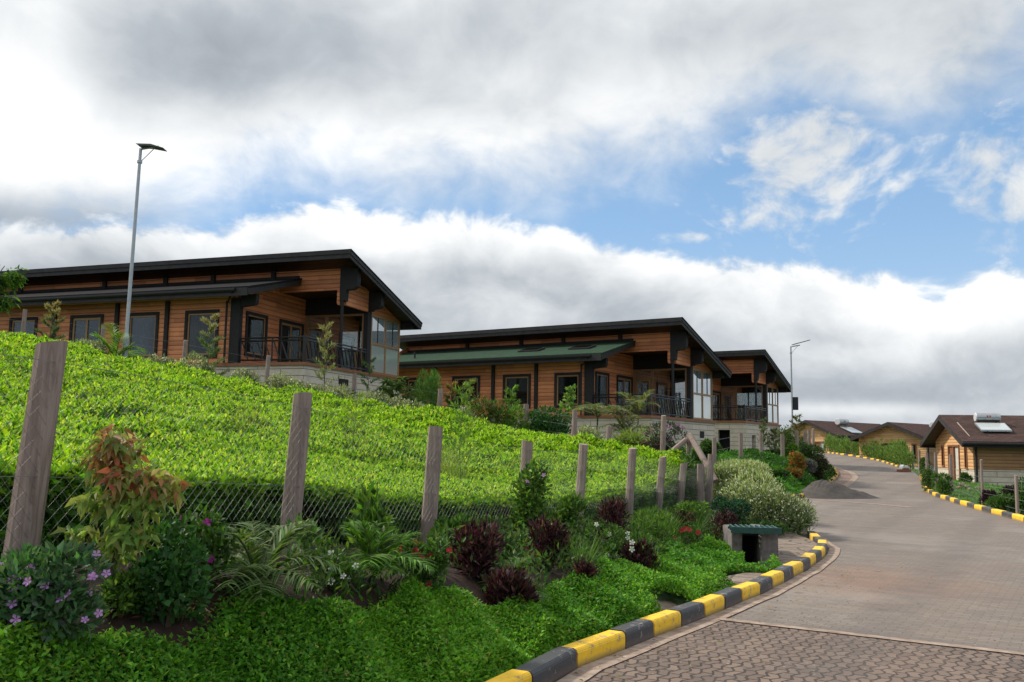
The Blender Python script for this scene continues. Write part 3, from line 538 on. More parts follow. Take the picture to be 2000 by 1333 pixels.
    m=MB(); m.tube((-.05,2.85,-.02),(-.05,2.85,2.82),.07,.07,10); m.obj('column',M['dark'],r)
    m=MB(); m.box(-.16,.05,4.96,5.3,-.02,2.72); m.obj('column',M['dark'],r)
    m=MB(); m.box(-3.42,-2.98,-.12,.1,-.02,2.62); m.obj('corner_post',M['dark'],r)
    m=MB(); m.prism([(-2.98,2.25),(-2.3,2.32),(-2.25,2.45),(-2.25,2.75),(-2.98,2.75)],'y',-.1,.1); m.obj('bracket',M['dark'],r)
    m=MB(); m.tube((-3.55,-.2,0),(-3.55,-.2,2.5),.045,.045,8); m.obj('downpipe',M['dark'],r)
    for u in front_posts:
        m=MB(); m.box(u-.09,u+.09,-.1,.0,-.02,2.62); m.obj('wall_post',M['dark'],r)
    # roofs
    def slope(v): return 4.78-(v-1.7)*.304
    m=MB(); m.prism([(1.7,slope(1.7)),(8.7,slope(8.7)),(8.7,slope(8.7)-.07),(1.7,slope(1.7)-.07)],'x',-Lx-.7,.95); rf=m.obj('main_roof',M['shin_dark'],r)
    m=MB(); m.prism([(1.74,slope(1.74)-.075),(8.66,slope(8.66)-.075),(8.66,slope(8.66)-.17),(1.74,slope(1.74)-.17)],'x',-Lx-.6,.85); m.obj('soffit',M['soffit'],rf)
    m=MB(); m.box(-Lx-.66,.9,1.68,1.74,4.40,4.70); m.box(-Lx-.66,.93,1.64,1.68,4.58,4.74); m.obj('fascia',M['fascia'],rf)
    for s in (-.28,-.16):
        pass
    m=MB(); m.prism([(1.72,4.70),(8.68,slope(8.68)-.075),(8.68,slope(8.68)-.20),(1.72,4.56)],'x',.87,.935); m.prism([(1.72,4.555),(8.6,slope(8.6)-.205),(8.6,slope(8.6)-.36),(1.72,4.40)],'x',.85,.905); m.obj('barge_board',M['fascia'],rf)
    m=MB(); m.box(-Lx-.66,.9,8.62,8.68,slope(8.68)-.33,slope(8.68)-.08); m.obj('rear_fascia',M['fascia'],rf)
    def ls(v): return 2.93+(v+.9)*.26
    m=MB(); m.prism([(-.9,ls(-.9)),(2.86,ls(2.86)),(2.86,ls(2.86)-.07),(-.9,ls(-.9)-.07)],'x',-Lx-.6,-2.06); lf=m.obj('lean_to_roof',lean,r)
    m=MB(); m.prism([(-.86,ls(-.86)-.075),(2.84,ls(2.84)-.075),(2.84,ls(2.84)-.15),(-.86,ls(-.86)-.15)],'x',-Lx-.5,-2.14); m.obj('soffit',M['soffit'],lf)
    m=MB(); m.box(-Lx-.55,-2.1,-.93,-.88,2.56,2.87); m.prism([(-.88,2.84),(2.84,ls(2.84)-.075),(2.84,ls(2.84)-.28),(-.88,2.60)],'x',-2.14,-2.085); m.obj('fascia',M['fascia'],lf)
    m=MB(); m.prism([(-.95,2.86),(-1.06,2.86),(-1.06,2.78),(-1.03,2.72),(-.97,2.72),(-.935,2.78)],'x',-Lx-.5,-2.6); m.obj('gutter',M['rail'],lf)
    m=MB(); m.tube((-2.75,-1.0,2.72),(-3.5,-.2,2.45),.035,.035,6); m.obj('gutter_outlet',M['rail'],lf)
    if sky:
        for a in (-7.7,-4.72):
            m=MB(); sl_=lambda v,z: (v,ls(v)+z); m.prism([sl_(.55,.02),sl_(1.35,.02),sl_(1.35,.09),sl_(.55,.09)],'x',a,a+1.2); k=m.obj('skylight',M['dark'],lf)
            m=MB(); m.prism([sl_(.62,.091),sl_(1.28,.091),sl_(1.28,.10),sl_(.62,.10)],'x',a+.08,a+1.12); m.obj('pane',M['pane'],k)
        m=MB(); m.tube((-14.2,.2,ls(.2)-.05),(-14.2,.2,ls(.2)+.35),.05,.05,8); m.obj('vent_pipe',M['dark'],lf)
    # railings
    def rail(ax,a,b,p):
        m=MB(); q=(lambda t,z:(t,p,z)) if ax=='x' else (lambda t,z:(p,t,z))
        for z in (.98,.86,.1): m.tube(q(a,z),q(b,z),.034,.034,6)
        n=max(2,int((b-a)/1.0)); st=(b-a)/n
        for i in range(n+1): m.tube(q(a+i*st,0),q(a+i*st,1.0),.035,.035,6)
        for i in range(n):
            for k in range(4):
                t0=a+i*st+.05+k*st*.24; t1=t0+st*.22; m.tube(q(min(t1,b),.1),q(t0,.86),.028,.028,4)
        m.obj('railing',M['rail'],r)
    rail('x',-2.95,0,.02); rail('y',.02,4.9,.02)
    m=MB(); m.box(-.05,.05,-.03,.07,-.02,1.05); m.obj('railing_post',M['rail'],r)
    m=MB(); m.box(-3.2,.0,.0,8.2,-.02,.0); m.obj('floor',M['trim'],r)
    return r
W1=[(-5.7,-4.04,.22,2.2),(-8.67,-7.03,.22,2.2),(-11.74,-9.95,.12,2.2,1),(-15.2,-13.6,.22,2.2)]
W2=[(-5.15,-3.66,.38,2.12),(-8.2,-6.53,.38,2.12),(-11.43,-9.64,.38,2.12),(-14.6,-13.45,.38,2.12)]
clerestory_house(H1,21,'shin_dark','nearest and leftmost timber house with two dark tiled roofs above the tea',wins=W1,front_posts=(-6.6,-9.2,-12.6),cposts=(-3.5,-6.65,-9.25,-12.75,-17.9))
clerestory_house(H2,17,'shin_green','timber house with a green lower roof and two skylights, middle of three',sky=True,wins=W2,front_posts=(-2.87-.35,-6.2,-8.8,-12.6),cposts=(-2.93,-6.27,-8.91,-12.52))
clerestory_house(H3,9,'shin_dark','farthest timber house, a dark garage opening in its pale stone base',base=-3.2,wins=[(-5.7,-4.04,.22,2.2)],front_posts=(-6.6,),cposts=(-3.3,-6.6),garage=True)

# ------------------------------------------------------------------ gable houses on the right
def gable_house(loc,rot,wd,ln,eave,ridge,label,ops,mat='board',stone=.9,sidewall='board2',ov=.6,dz=-.8,pipe=True,deep=0.6):
    r=empty('gable_cottage',loc,rot,label,'house','low gabled houses beside the road')
    m=MB(); m.box(-wd+.03,-.03,.03,ln-.03,dz,stone); m.obj('stone_base',M['stone'],r)
    xm=-wd/2; sl_=(ridge-eave)/(wd/2+ov)
    wt=eave+ov*sl_
    b=MB(); wallx(b,-wd,0,0,.16,stone+.003,wt-.25,[o for o in ops if o[4]!='tall'] and [tuple(o[:4]) for o in ops if o[4]!='tall']+[(o[0],o[1],stone+.003,o[3]) for o in ops if o[4]=='tall'] or [(o[0],o[1],stone+.003,o[3]) for o in ops]); b.prism([(-wd,wt-.25),(0,wt-.25),(0,wt-.06),(xm,ridge-.1),(-wd,wt-.06)],'y',0,.16); b.obj('gable_wall',M[mat],r)
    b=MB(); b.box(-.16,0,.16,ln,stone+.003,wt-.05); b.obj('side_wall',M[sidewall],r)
    b=MB(); b.box(-wd,-wd+.16,.16,ln,stone+.003,wt-.05); b.box(-wd+.16,-.16,ln-.16,ln,stone+.003,wt-.1); b.obj('rear_wall',M[mat],r)
    for o in ops:
        a,c,z0,z1,k=o
        if k=='tall':
            b=MB(); framerect(b,'x',0,a,c,z0,z1,.09,-.05,.1,[(a+c)/2] if c-a>1 else ()); d=b.obj('door',M['trim'],r); pane(d,'x',.03,a+.08,(a+c)/2,z0+.08,z1-.08,M['trim'],'door_leaf'); pane(d,'x',.05,(a+c)/2,c-.08,z0+.08,z1-.08,M['curtain'],'glass_leaf')
        else:
            b=MB(); framerect(b,'x',0,a,c,z0,z1,.07,-.04,.1); d=b.obj('window',M['trim'],r); pane(d,'x',.05,a+.06,c-.06,z0+.06,z1-.06,M['pane'])
    if pipe:
        b=MB(); b.tube((.12,.1,-.1),(.12,.1,wt-.1),.06,.06,8); b.obj('downpipe',M['dark'],r)
    t=.09; x0,x1=-wd-ov,ov
    b=MB(); b.prism([(x0,eave),(xm,ridge),(x1,eave),(x1,eave-t),(xm,ridge-t),(x0,eave-t)],'y',-deep,ln+ov); rf=b.obj('roof',M['shin_brown'],r)
    b=MB(); b.prism([(x0+.02,eave-t-.003),(xm,ridge-t-.003),(x1-.02,eave-t-.003),(x1-.02,eave-t-.2),(xm,ridge-t-.2),(x0+.02,eave-t-.2)],'y',-deep+.0-.03,-deep+.04); b.obj('barge_board',M['fascia' if mat!='boardx' else 'edging'],rf)
    b=MB(); b.box(x1-.08,x1-.03,-deep+.05,ln+ov,eave-t-.2,eave-t-.02); b.box(x0+.03,x0+.08,-deep+.05,ln+ov,eave-t-.2,eave-t-.02); b.obj('fascia',M['dark'],rf)
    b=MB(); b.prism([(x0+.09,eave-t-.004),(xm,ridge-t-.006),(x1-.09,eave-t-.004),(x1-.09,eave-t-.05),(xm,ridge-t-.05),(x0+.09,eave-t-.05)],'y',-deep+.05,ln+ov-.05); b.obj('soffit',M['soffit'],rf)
    b=MB(); b.tube((x1+.03,-deep,eave-t-.03),(x1+.03,ln,eave-t-.03),.07,.07,8); b.obj('gutter',M['dark'],rf)
    r['_sl']=sl_; return r,sl_,xm
def heater(loc,rot,wd,ov,eave,ridge,yc,label,k=1.0,xc=-.9):
    # local frame of its house, on the x1 (right) slope
    sl_=(ridge-eave)/(wd/2+ov); zs=lambda x: eave+(ov-x)*sl_
    h=empty('solar_water_heater',loc,rot,label,'water heater','solar water heaters on the brown roofs')
    tx=xc-.75*k; m=MB(); m.tube((tx,yc-.65*k,zs(tx)+.42*k),(tx,yc+.65*k,zs(tx)+.42*k),.27*k,.27*k,24); t=m.obj('tank',M['tank'],h,0,False)
    m=MB(); m.tube((tx,yc-.655*k,zs(tx)+.42*k),(tx,yc-.70*k,zs(tx)+.42*k),.28*k,.24*k,24); m.tube((tx,yc+.655*k,zs(tx)+.42*k),(tx,yc+.70*k,zs(tx)+.42*k),.28*k,.24*k,24); m.obj('end_cap',M['white'],t)
    c,s=math.cos(.95),math.sin(.95); m=MB(); rr=.272*k
    for dy in (-.10,.04):
        m.box(tx+.2*k,tx+.272*k,yc+dy*k,yc+(dy+.08)*k,zs(tx)+.42*k,zs(tx)+.53*k)
    m.obj('printed_mark',M['red'],t)
    m=MB(); a,b=xc-.40*k,xc+.75*k; P=lambda x,z:(x,zs(x)+z); m.prism([P(a,.12),P(b,.10),P(b,.17),P(a,.19)],'y',yc-.85*k,yc+.85*k); cl_=m.obj('collector',M['steel'],h)
    m=MB(); m.prism([P(a+.05,.192),P(b-.05,.172),P(b-.05,.178),P(a+.05,.198)],'y',yc-.8*k,yc+.8*k); m.obj('cover_glass',M['coll'],cl_)
    for dy in (-.5,.5):
        m=MB(); m.tube((tx,yc+dy*k,zs(tx)),(tx,yc+dy*k,zs(tx)+.2*k),.03,.03,6); m.tube((b,yc+dy*k,zs(b)),(b,yc+dy*k,zs(b)+.12),.03,.03,6); m.tube((tx,yc+dy*k,zs(tx)+.03),(b,yc+dy*k,zs(b)+.03),.025,.025,6); m.obj('stand',M['dark'],h)
    return h
o1=(22.9,46.,0.0); r1=-math.radians(99)
gable_house(o1,r1,6.2,15,2.27,3.70,'nearest cottage at right, with a double door and pale stone base',[(-5.1,-4.65,.95,2.1,'win'),(-3.9,-2.05,.1,2.12,'tall'),(-1.25,-.85,.9,2.12,'win')],mat='board',deep=.65)
heater(o1,r1,6.2,.6,2.27,3.70,1.3,'solar water heater with grey tank on the roof of the nearest cottage at right',.85,-1.1)
b=MB(); b.tube((-1.9,-.1,3.25),(-.05,-.1,2.5),.035,.035,6)
pm=b.obj('roof_pipe',M['edging']); pm.location=o1; pm.rotation_euler=(0,0,r1); tag(pm,'pale pipe lying on the brown roof beside the solar water heater','pipe')
p2=at(1811,930,76); o2=(p2[0],76,-.25); r2=-math.radians(50)
gable_house(o2,r2,5.9,13,3.15,4.5,'middle cottage with a wide boarded gable, behind the end of the hedge',[(-3.9,-1.9,.6,2.75,'win'),(-1.25,-.8,1.2,2.7,'win')],mat='board',ov=.5)
heater(o2,r2,5.9,.5,3.15,4.5,5.0,'solar water heater on the roof of the middle cottage, half behind the nearest one',1.05,-.7)
p3=at(1632,905,100); o3=(p3[0],100,.4); r3=-math.radians(52)
gable_house(o3,r3,6.6,14,3.1,4.75,'leftmost cottage of the row, its long brown roof above the hedge',[(-2.6,-1.2,.4,2.4,'tall')],mat='board',ov=.6)
heater(o3,r3,6.6,.6,3.1,4.75,4.2,'solar water heater on the roof of the farthest cottage, above the hedge',1.3,-.8)
p4=at(1545,826,118); 
gable_house((p4[0]-1.5,118,.6),-math.radians(20),8,8,3.2,4.9,'brown roofed cottage mostly hidden behind the corner of the farthest timber house',[(-5,-4,1.2,2.4,'win')],mat='board2')

# ------------------------------------------------------------------ leaf geometry
def unit(a): return a/(np.linalg.norm(a,axis=-1,keepdims=True)+1e-9)
def pal(cols,n,j=.18,wts=None):
    c=np.array(cols)[RNG.choice(len(cols),n,p=wts)]; return np.clip(c*(1+RNG.normal(0,j,(n,1)))*(1+RNG.normal(0,j*.35,(n,3))),.003,.9)
def leaves(name,P,D,Nn,L,W,Cc,parent=None,mat='leaf',fold=.22,mid=.42,droop=0.):
    n=len(P); L=np.broadcast_to(np.asarray(L,float),(n,))[:,None]; W=np.broadcast_to(np.asarray(W,float),(n,))[:,None]
    D=unit(D); sd=unit(np.cross(D,Nn)); N2=unit(np.cross(sd,D)); m=P+D*L*mid; tip=P+D*L; tip=tip+np.array([0,0,-1.])*L*droop
    V=np.stack([P,m+sd*W/2+N2*fold*W,tip,m-sd*W/2+N2*fold*W],1).reshape(-1,3); i=np.arange(n)[:,None]*4
    F=np.concatenate([i+np.array([0,1,2]),i+np.array([0,2,3])],1).reshape(-1)
    return npmesh(name,V,F,np.arange(2*n)*3,M[mat],parent,np.repeat(Cc,4,0))
def blades(name,P,D,L,W,droop,Cc,parent=None,seg=3):
    n=len(P); L=np.broadcast_to(np.asarray(L,float),(n,))[:,None]; W=np.broadcast_to(np.asarray(W,float),(n,))[:,None]; droop=np.broadcast_to(np.asarray(droop,float),(n,))[:,None]
    D=unit(D); sd=unit(np.cross(D,np.array([0,0,1.])+RNG.normal(0,.25,(n,3)))); rows=[]
    for k in range(seg+1):
        t=k/seg; c=P+D*L*t+np.array([0,0,-1.])*L*droop*t*t; w_=W*(1-t**1.5)*.5+.0006; rows+= [c-sd*w_,c+sd*w_]
    V=np.stack(rows,1).reshape(-1,3); i=np.arange(n)[:,None]*(2*(seg+1)); F=np.concatenate([i+np.array([2*k,2*k+1,2*k+3,2*k+2]) for k in range(seg)],1).reshape(-1)
    return npmesh(name,V,F,np.arange(seg*n)*4,M['leaf'],parent,np.repeat(Cc,2*(seg+1),0))
def rdir(n): return unit(RNG.normal(0,1,(n,3)))

G_DARK=[(.020,.055,.012),(.035,.085,.018),(.05,.11,.02)]; G_MID=[(.05,.12,.02),(.08,.17,.03),(.04,.09,.02)]; G_LITE=[(.12,.24,.03),(.17,.29,.04),(.08,.18,.03)]
G_GREY=[(.14,.18,.10),(.20,.23,.14),(.08,.12,.06),(.30,.31,.22)]; G_PURP=[(.050,.014,.028),(.075,.020,.040),(.028,.010,.017),(.13,.055,.055),(.04,.03,.02)]
G_BRONZE=[(.20,.10,.03),(.28,.12,.04),(.12,.15,.03),(.17,.17,.04)]
def fl(name,pos,size,col,parent,n=5,centre=None):   # one blossom: five petals round a centre
    a=np.linspace(0,2*math.pi,n,endpoint=False)+RNG.uniform(0,6); nrm=unit(np.array([RNG.uniform(-.5,.5),-1.,RNG.uniform(.2,.9)])); t=unit(np.cross(nrm,[0,0,1.])); b=np.cross(nrm,t)
    D=np.cos(a)[:,None]*t+np.sin(a)[:,None]*b+nrm*.25; P=np.repeat(np.array(pos)[None],n,0); return leaves(name,P,D,np.repeat(nrm[None],n,0),size*.56,size*.36,pal([col],n,.12),parent,'petal',.03,.66)
def lobes(k,rx,ry,rz,zc):
    c=RNG.uniform(-1,1,(k,3))*np.array([rx,ry,rz])*.62; c[:,2]+=zc*.92; s=RNG.uniform(.42,.72,k); return c,s
def bush(name,label,cat,x,y,rad,h,n,L,W,cols,group=None,z=None,ry=None,flowers=None,stems=5,flecks=None,upright=.35,sink=.0,k=9,wts=None,tips=None,jit=.2,droop=0.):
    z=tz(x,y) if z is None else z; ry=ry or rad; r=empty(name,(x,y,z-sink),0,label,cat,group)
    c,s=lobes(k,rad,ry,h/2,h/2); li=RNG.integers(0,k,n); d=rdir(n); fl_=RNG.uniform(0,1,n)<.45; d[:,2]=np.where(fl_,np.abs(d[:,2]),d[:,2]); rr=RNG.uniform(.35,1,n)**.45
    P=c[li]+d*(s[li]*rr)[:,None]*np.array([rad,ry,h/2]); P[:,2]=np.where(P[:,2]<0,-P[:,2]*.35,P[:,2])+.01; 
    D=d*.7+RNG.normal(0,.5,(n,3))+np.array([0,0,upright]); Nn=d+RNG.normal(0,.4,(n,3))+np.array([0,0,.5])
    C=pal(cols,n,jit,wts)
    if tips is not None:
        hi=P[:,2]+RNG.normal(0,.12*h,n)>h*.72; C[hi]=pal(tips,int(hi.sum()),jit)
    leaves('foliage',P,D,Nn,RNG.uniform(.7,1.25,n)*L,RNG.uniform(.7,1.2,n)*W,C,r,droop=droop)
    if flecks:
        fn_,fs_,fc_=flecks; li=RNG.integers(0,k,fn_); d=rdir(fn_); d[:,2]=np.abs(d[:,2]); cl=(np.sin(d[:,0]*6+li)+np.sin(d[:,2]*7+li*2))>-.3; d=d[cl];li=li[cl];fn_=len(d)
        P=c[li]+d*(s[li]*RNG.uniform(.95,1.14,fn_))[:,None]*np.array([rad,ry,h/2]); leaves('blossoms',P,rdir(fn_),d+RNG.normal(0,.4,(fn_,3)),fs_,fs_*.7,pal(fc_,fn_,.08),r,'petal')
    m=MB()
    for i in range(stems):
        e=c[i%k]; m.poly([(RNG.uniform(-.05,.05)*rad,RNG.uniform(-.05,.05)*rad,-.05),(e[0]*.5,e[1]*.5,e[2]*.55),(e[0],e[1],e[2])],[.012+h*.008,.008+h*.004,.004],5)
    m.obj('stem',M['stem'],r)
    if flowers:
        cnt,size,col,nm=flowers
        for i in range(cnt):
            j=RNG.integers(0,k); dd=unit(np.array([RNG.normal(0,.7),-abs(RNG.normal(.6,.5)),abs(RNG.normal(.35,.5))])); p=c[j]+dd*s[j]*np.array([rad,ry,h/2])*1.14; p[2]=max(p[2],.1*h)
            fl('blossom',p,size*RNG.uniform(.8,1.2),col,r)
    return r
def palm(label,x,y,h,nf,fl_,cols,group,z=None,lean=0,stem=0.,wid=.011,ll=.24):
    z=tz(x,y) if z is None else z; r=empty('palm',(x,y,z),0,label,'palm',group)
    if stem: m=MB(); m.poly([(0,0,-.05),(lean*.4,0,stem*.5),(lean,0,stem)],[.05,.035,.022],7); m.obj('trunk',M['gstem'],r)
    for i in range(nf):
        a=2*math.pi*i/nf+RNG.uniform(-.3,.3); el=RNG.uniform(.55,1.45); n=16; t=np.linspace(0,1,n); Lf=fl_*RNG.uniform(.75,1.1)
        hx=np.cos(a)*np.cos(el);hy=np.sin(a)*np.cos(el); q=np.stack([lean+hx*Lf*t*(1+.35*t),hy*Lf*t*(1+.35*t),stem+math.sin(el)*Lf*t-Lf*(.62-.3*(el>1.1))*t**2.3],1)
        fr=MB(); fr.poly([tuple(p) for p in q[::3]],[.009*(1-k/6)+.002 for k in range(len(q[::3]))],4); fo=fr.obj('frond',M['gstem'],r)
        ti=np.repeat(np.linspace(.10,1,28),2); P=np.stack([np.interp(ti,t,q[:,k]) for k in range(3)],1); tg_=unit(np.stack([np.interp(ti,t,np.gradient(q[:,k])) for k in range(3)],1))
        sgn=np.tile([1,-1],28)[:,None]; sd_=unit(np.cross(tg_,[0,0,1.])); D=tg_*.7+sd_*sgn*.95+np.array([0,0,.25])+RNG.normal(0,.10,(56,3)); lw=np.sin(np.clip(ti,0,1)*math.pi*.85+.35)*ll*fl_/.6
        blades('leaflet',P,D,np.abs(lw)+.03,wid,RNG.uniform(.25,.5,56),pal(cols,56,.22),fo)
    return r
def tuft(label,x,y,h,n,cols,w=.010,spread=.8,name='grass_tuft',cat='ornamental grass',group=None,droop=.55,z=None):
    z=tz(x,y) if z is None else z; r=empty(name,(x,y,z),0,label,cat,group); a=RNG.uniform(0,6.28,n); e=RNG.uniform(.2,spread,n); D=np.stack([np.cos(a)*e,np.sin(a)*e,np.ones(n)],1); P=np.stack([np.cos(a),np.sin(a),0*a],1)*.03
    blades('blade',P,D,RNG.uniform(.6,1.15,n)*h*1.2,w,RNG.uniform(.1,droop,n),pal(cols,n,.18),r,4); return r
def sapling(label,x,y,h,n,L,W,cols,crown=.25,group=None,z=None,name='sapling',cat='young tree',tips=None,lean=0.,cz0=.25,upright=.5,taper=.7,stemr=.018,smat='stem',droop=0.):
    z=tz(x,y) if z is None else z; r=empty(name,(x,y,z),0,label,cat,group); m=MB(); pts=[(lean*t*t*h+.02*math.sin(t*9),.02*math.cos(t*7),h*t*.96-.05*(t==0)) for t in np.linspace(0,1,7)]
    m.poly(pts,[stemr*(1-.8*t) for t in np.linspace(0,1,7)],6); nb=14; B=[]
    for i in range(nb):
        t=cz0+(1-cz0)*(i+.5)/nb; a=i*2.4; rr=crown*h*(1-taper*(t-cz0)/(1-cz0)); p=np.array([lean*t*t*h,0,h*t*.96]); e=p+np.array([math.cos(a)*rr,math.sin(a)*rr,rr*upright*1.2]); m.tube(p,e,stemr*.3,.002,4); B.append((p,e))
    m.obj('trunk',M[smat],r); B=np.array(B); bi=RNG.integers(0,nb,n); t=RNG.uniform(.1,1.08,n)[:,None]; P=B[bi,0]*(1-t)+B[bi,1]*t+RNG.normal(0,.02*h*.5,(n,3))
    dd=B[bi,1]-B[bi,0]; D=unit(dd)*.6+RNG.normal(0,.5,(n,3))+np.array([0,0,upright]); C=pal(cols,n,.2)
    if tips is not None: hi=P[:,2]>h*RNG.uniform(.6,.9,n); C[hi]=pal(tips,int(hi.sum()),.15)
    leaves('crown',P,D,rdir(n)+np.array([0,0,.8]),RNG.uniform(.7,1.2,n)*L,W,C,r,droop=droop); return r

# ------------------------------------------------------------------ tea
g=teagrid(90,90); ny,nx=g.shape[:2]
def bumpf(X,Y): return .10*np.sin(X*1.9+1.3*np.sin(Y*.9))*np.sin(Y*1.55+.8*np.sin(X*1.1))+.05*np.sin(X*4.3+Y*3.1)+.04*np.sin(X*7.1-Y*5.7+1)
teaU=np.linspace(0,1,nx);teaV=np.linspace(0,1,ny)
def teapt(u,v):
    a=np.stack([np.interp(u,teaU,g[0,:,k]) for k in range(3)],-1); b=np.stack([np.interp(u,teaU,g[-1,:,k]) for k in range(3)],-1); p=a*(1-v[...,None])+b*v[...,None]
    lip=np.clip(v/.03,0,1); p[...,2]+=bumpf(p[...,0],p[...,1])*np.clip(v*8,.25,1)-.03*(1-lip)**2+.05; return p
def _area(u,v): pass
n=880000; u=RNG.uniform(0,1,n); v=RNG.uniform(0,1,n)**1.75; p=teapt(u,v); dist=p[:,1]
rowgap=(np.abs(np.sin((p[:,0]*.82+p[:,1]*.57)*1.55+.5*np.sin(p[:,1]*.5)))<.045)
ok=(p[:,0]/p[:,1]>-.62)&(RNG.uniform(0,1,n)<np.clip(9/dist,.28,1))&~(rowgap&(RNG.uniform(0,1,n)<.8)); p=p[ok]; u=u[ok];v=v[ok]; n=len(p)
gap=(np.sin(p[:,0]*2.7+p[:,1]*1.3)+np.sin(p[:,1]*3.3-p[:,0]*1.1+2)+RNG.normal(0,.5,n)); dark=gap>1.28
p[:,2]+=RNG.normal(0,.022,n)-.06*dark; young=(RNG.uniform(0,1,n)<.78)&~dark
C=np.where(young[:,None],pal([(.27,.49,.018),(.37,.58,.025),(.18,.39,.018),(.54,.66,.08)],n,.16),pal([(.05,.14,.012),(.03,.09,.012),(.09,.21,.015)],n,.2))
D=RNG.normal(0,.75,(n,3)); D[:,2]=np.abs(D[:,2])*.6+.45
hd=empty('tea_hedge',(0,0,0),0); bpy.data.objects.remove(hd)
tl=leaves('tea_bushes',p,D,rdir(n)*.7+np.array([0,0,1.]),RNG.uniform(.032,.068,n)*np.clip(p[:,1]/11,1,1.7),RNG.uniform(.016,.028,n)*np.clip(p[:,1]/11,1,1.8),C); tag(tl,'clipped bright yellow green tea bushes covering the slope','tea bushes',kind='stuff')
# hedge body under the leaf skin and the shaded side towards the fence
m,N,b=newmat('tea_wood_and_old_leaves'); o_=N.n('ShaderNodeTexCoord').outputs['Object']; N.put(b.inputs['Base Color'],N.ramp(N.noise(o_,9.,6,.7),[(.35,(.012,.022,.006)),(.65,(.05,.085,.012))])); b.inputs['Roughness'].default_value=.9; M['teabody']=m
gu,gv=np.meshgrid(np.linspace(0,1,120),np.linspace(0.004,1,110)); B=teapt(gu,gv); B[...,2]-=.07
fr=B[0].copy(); fr[:,2]=Tz(fr[:,0],fr[:,1])-.1; B=np.concatenate([fr[None],B],0); br_=B[-1].copy(); br_[:,2]=Tz(br_[:,0],br_[:,1])-.3; B=np.concatenate([B,br_[None]],0)
rt=B[:,-1].copy(); rt[:,2]=Tz(rt[:,0],rt[:,1])-.2; B=np.concatenate([B,rt[:,None]],1)
a_,b2=B.shape[:2]; i=np.arange(b2-1)[None]+b2*np.arange(a_-1)[:,None]; F=np.stack([i,i+1,i+1+b2,i+b2],-1).reshape(-1,4)
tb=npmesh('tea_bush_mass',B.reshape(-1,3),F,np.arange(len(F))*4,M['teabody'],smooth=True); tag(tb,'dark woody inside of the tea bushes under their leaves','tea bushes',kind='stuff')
n=70000; u=RNG.uniform(0,1,n)**1.5; f=teapt(u,np.full(n,.003)); gz=Tz(f[:,0],f[:,1]); t=RNG.uniform(0,1,n)**.8; f[:,2]=gz+(f[:,2]-gz)*t; nrm=np.array([.45,-.9,0]); f+=nrm*RNG.uniform(-.08,.20,n)[:,None]
hole=(np.sin(f[:,0]*5+f[:,2]*4)+np.sin(f[:,1]*4.1+f[:,2]*6+1)+RNG.normal(0,.5,n))>(.9-.0*t); keep=(f[:,0]/f[:,1]>-.62)&~(hole&(t<.8)); f=f[keep];t=t[keep];n=len(f)
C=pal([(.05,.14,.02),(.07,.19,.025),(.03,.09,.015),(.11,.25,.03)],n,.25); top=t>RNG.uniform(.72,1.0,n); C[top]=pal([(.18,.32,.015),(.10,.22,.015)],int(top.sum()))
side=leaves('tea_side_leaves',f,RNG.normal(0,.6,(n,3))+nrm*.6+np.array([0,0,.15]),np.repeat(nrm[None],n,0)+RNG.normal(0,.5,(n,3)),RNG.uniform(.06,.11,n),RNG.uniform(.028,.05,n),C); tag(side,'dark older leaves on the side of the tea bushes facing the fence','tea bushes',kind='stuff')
# right-hand end of the tea block
n=9000; v=RNG.uniform(0,1,n); f=teapt(np.full(n,.999),v); gz=Tz(f[:,0],f[:,1]); t=RNG.uniform(0,1,n); f[:,2]=gz+(f[:,2]-gz)*t; f+=RNG.normal(0,.1,(n,3))
e_=leaves('tea_end_leaves',f,RNG.normal(0,.6,(n,3))+np.array([.5,-.3,.2]),rdir(n)+np.array([.6,-.5,.2]),.09,.045,pal(G_MID,n)); tag(e_,'mid green leaves at the right hand end of the tea bushes','tea bushes',kind='stuff')

# ------------------------------------------------------------------ ground cover on the bank
KNa=np.array([(p[0],p[1],0) for p in KN[:19]]); FPa=np.array([(-5.9,-1.5,0),(-3.6,2.6,0)]+[(q[0]+.15,q[1]-.2,0) for q in FP[:8]])
UPX=[(-260,1262),(0,1242),(180,1222),(290,1236),(420,1172),(560,1196),(700,1190),(830,1150),(1000,1190),(1080,1140),(1190,1110),(1290,1072),(1400,1058),(1462,1100)]
FPa=np.array([(-5.6,-1.8,0),(-4.2,1.0,0)]+[(*gp(px,py+10,2.2,20)[:2],0) for px,py in UPX])
ka=lerpc(KNa,200); fa=lerpc(FPa,200); ss_=np.linspace(0,1,200)
def bank(s,t):
    a=np.stack([np.interp(s,ss_,ka[:,k]) for k in range(2)],-1); b=np.stack([np.interp(s,ss_,fa[:,k]) for k in range(2)],-1); d=b-a; l=np.linalg.norm(d,axis=-1,keepdims=True); return a+d/l*.20+d*(1-.2/l)*t[...,None]
def edge(s): return .93+.05*np.sin(s*31)+.05*np.sin(s*77+1)
n=330000; s=RNG.uniform(.02,1,n); t=RNG.uniform(0,1,n)*1.05; q=bank(s,t); hk=.16+.10*np.sin(q[:,0]*2.3+q[:,1]*1.7)*np.sin(q[:,1]*2.9)+.05*np.sin(q[:,0]*8+q[:,1]*6)
bare=((q[:,0]-3.05)**2/.75+(q[:,1]-11.2)**2/.65<1)|((q[:,0]-1.62)**2/.09+(q[:,1]-9.15)**2/.12<1)|(segd(q[:,0],q[:,1],[(3.5,14.2),(3.48,13.3),(3.32,12.5)])<.19)|(q[:,0]>3.6)
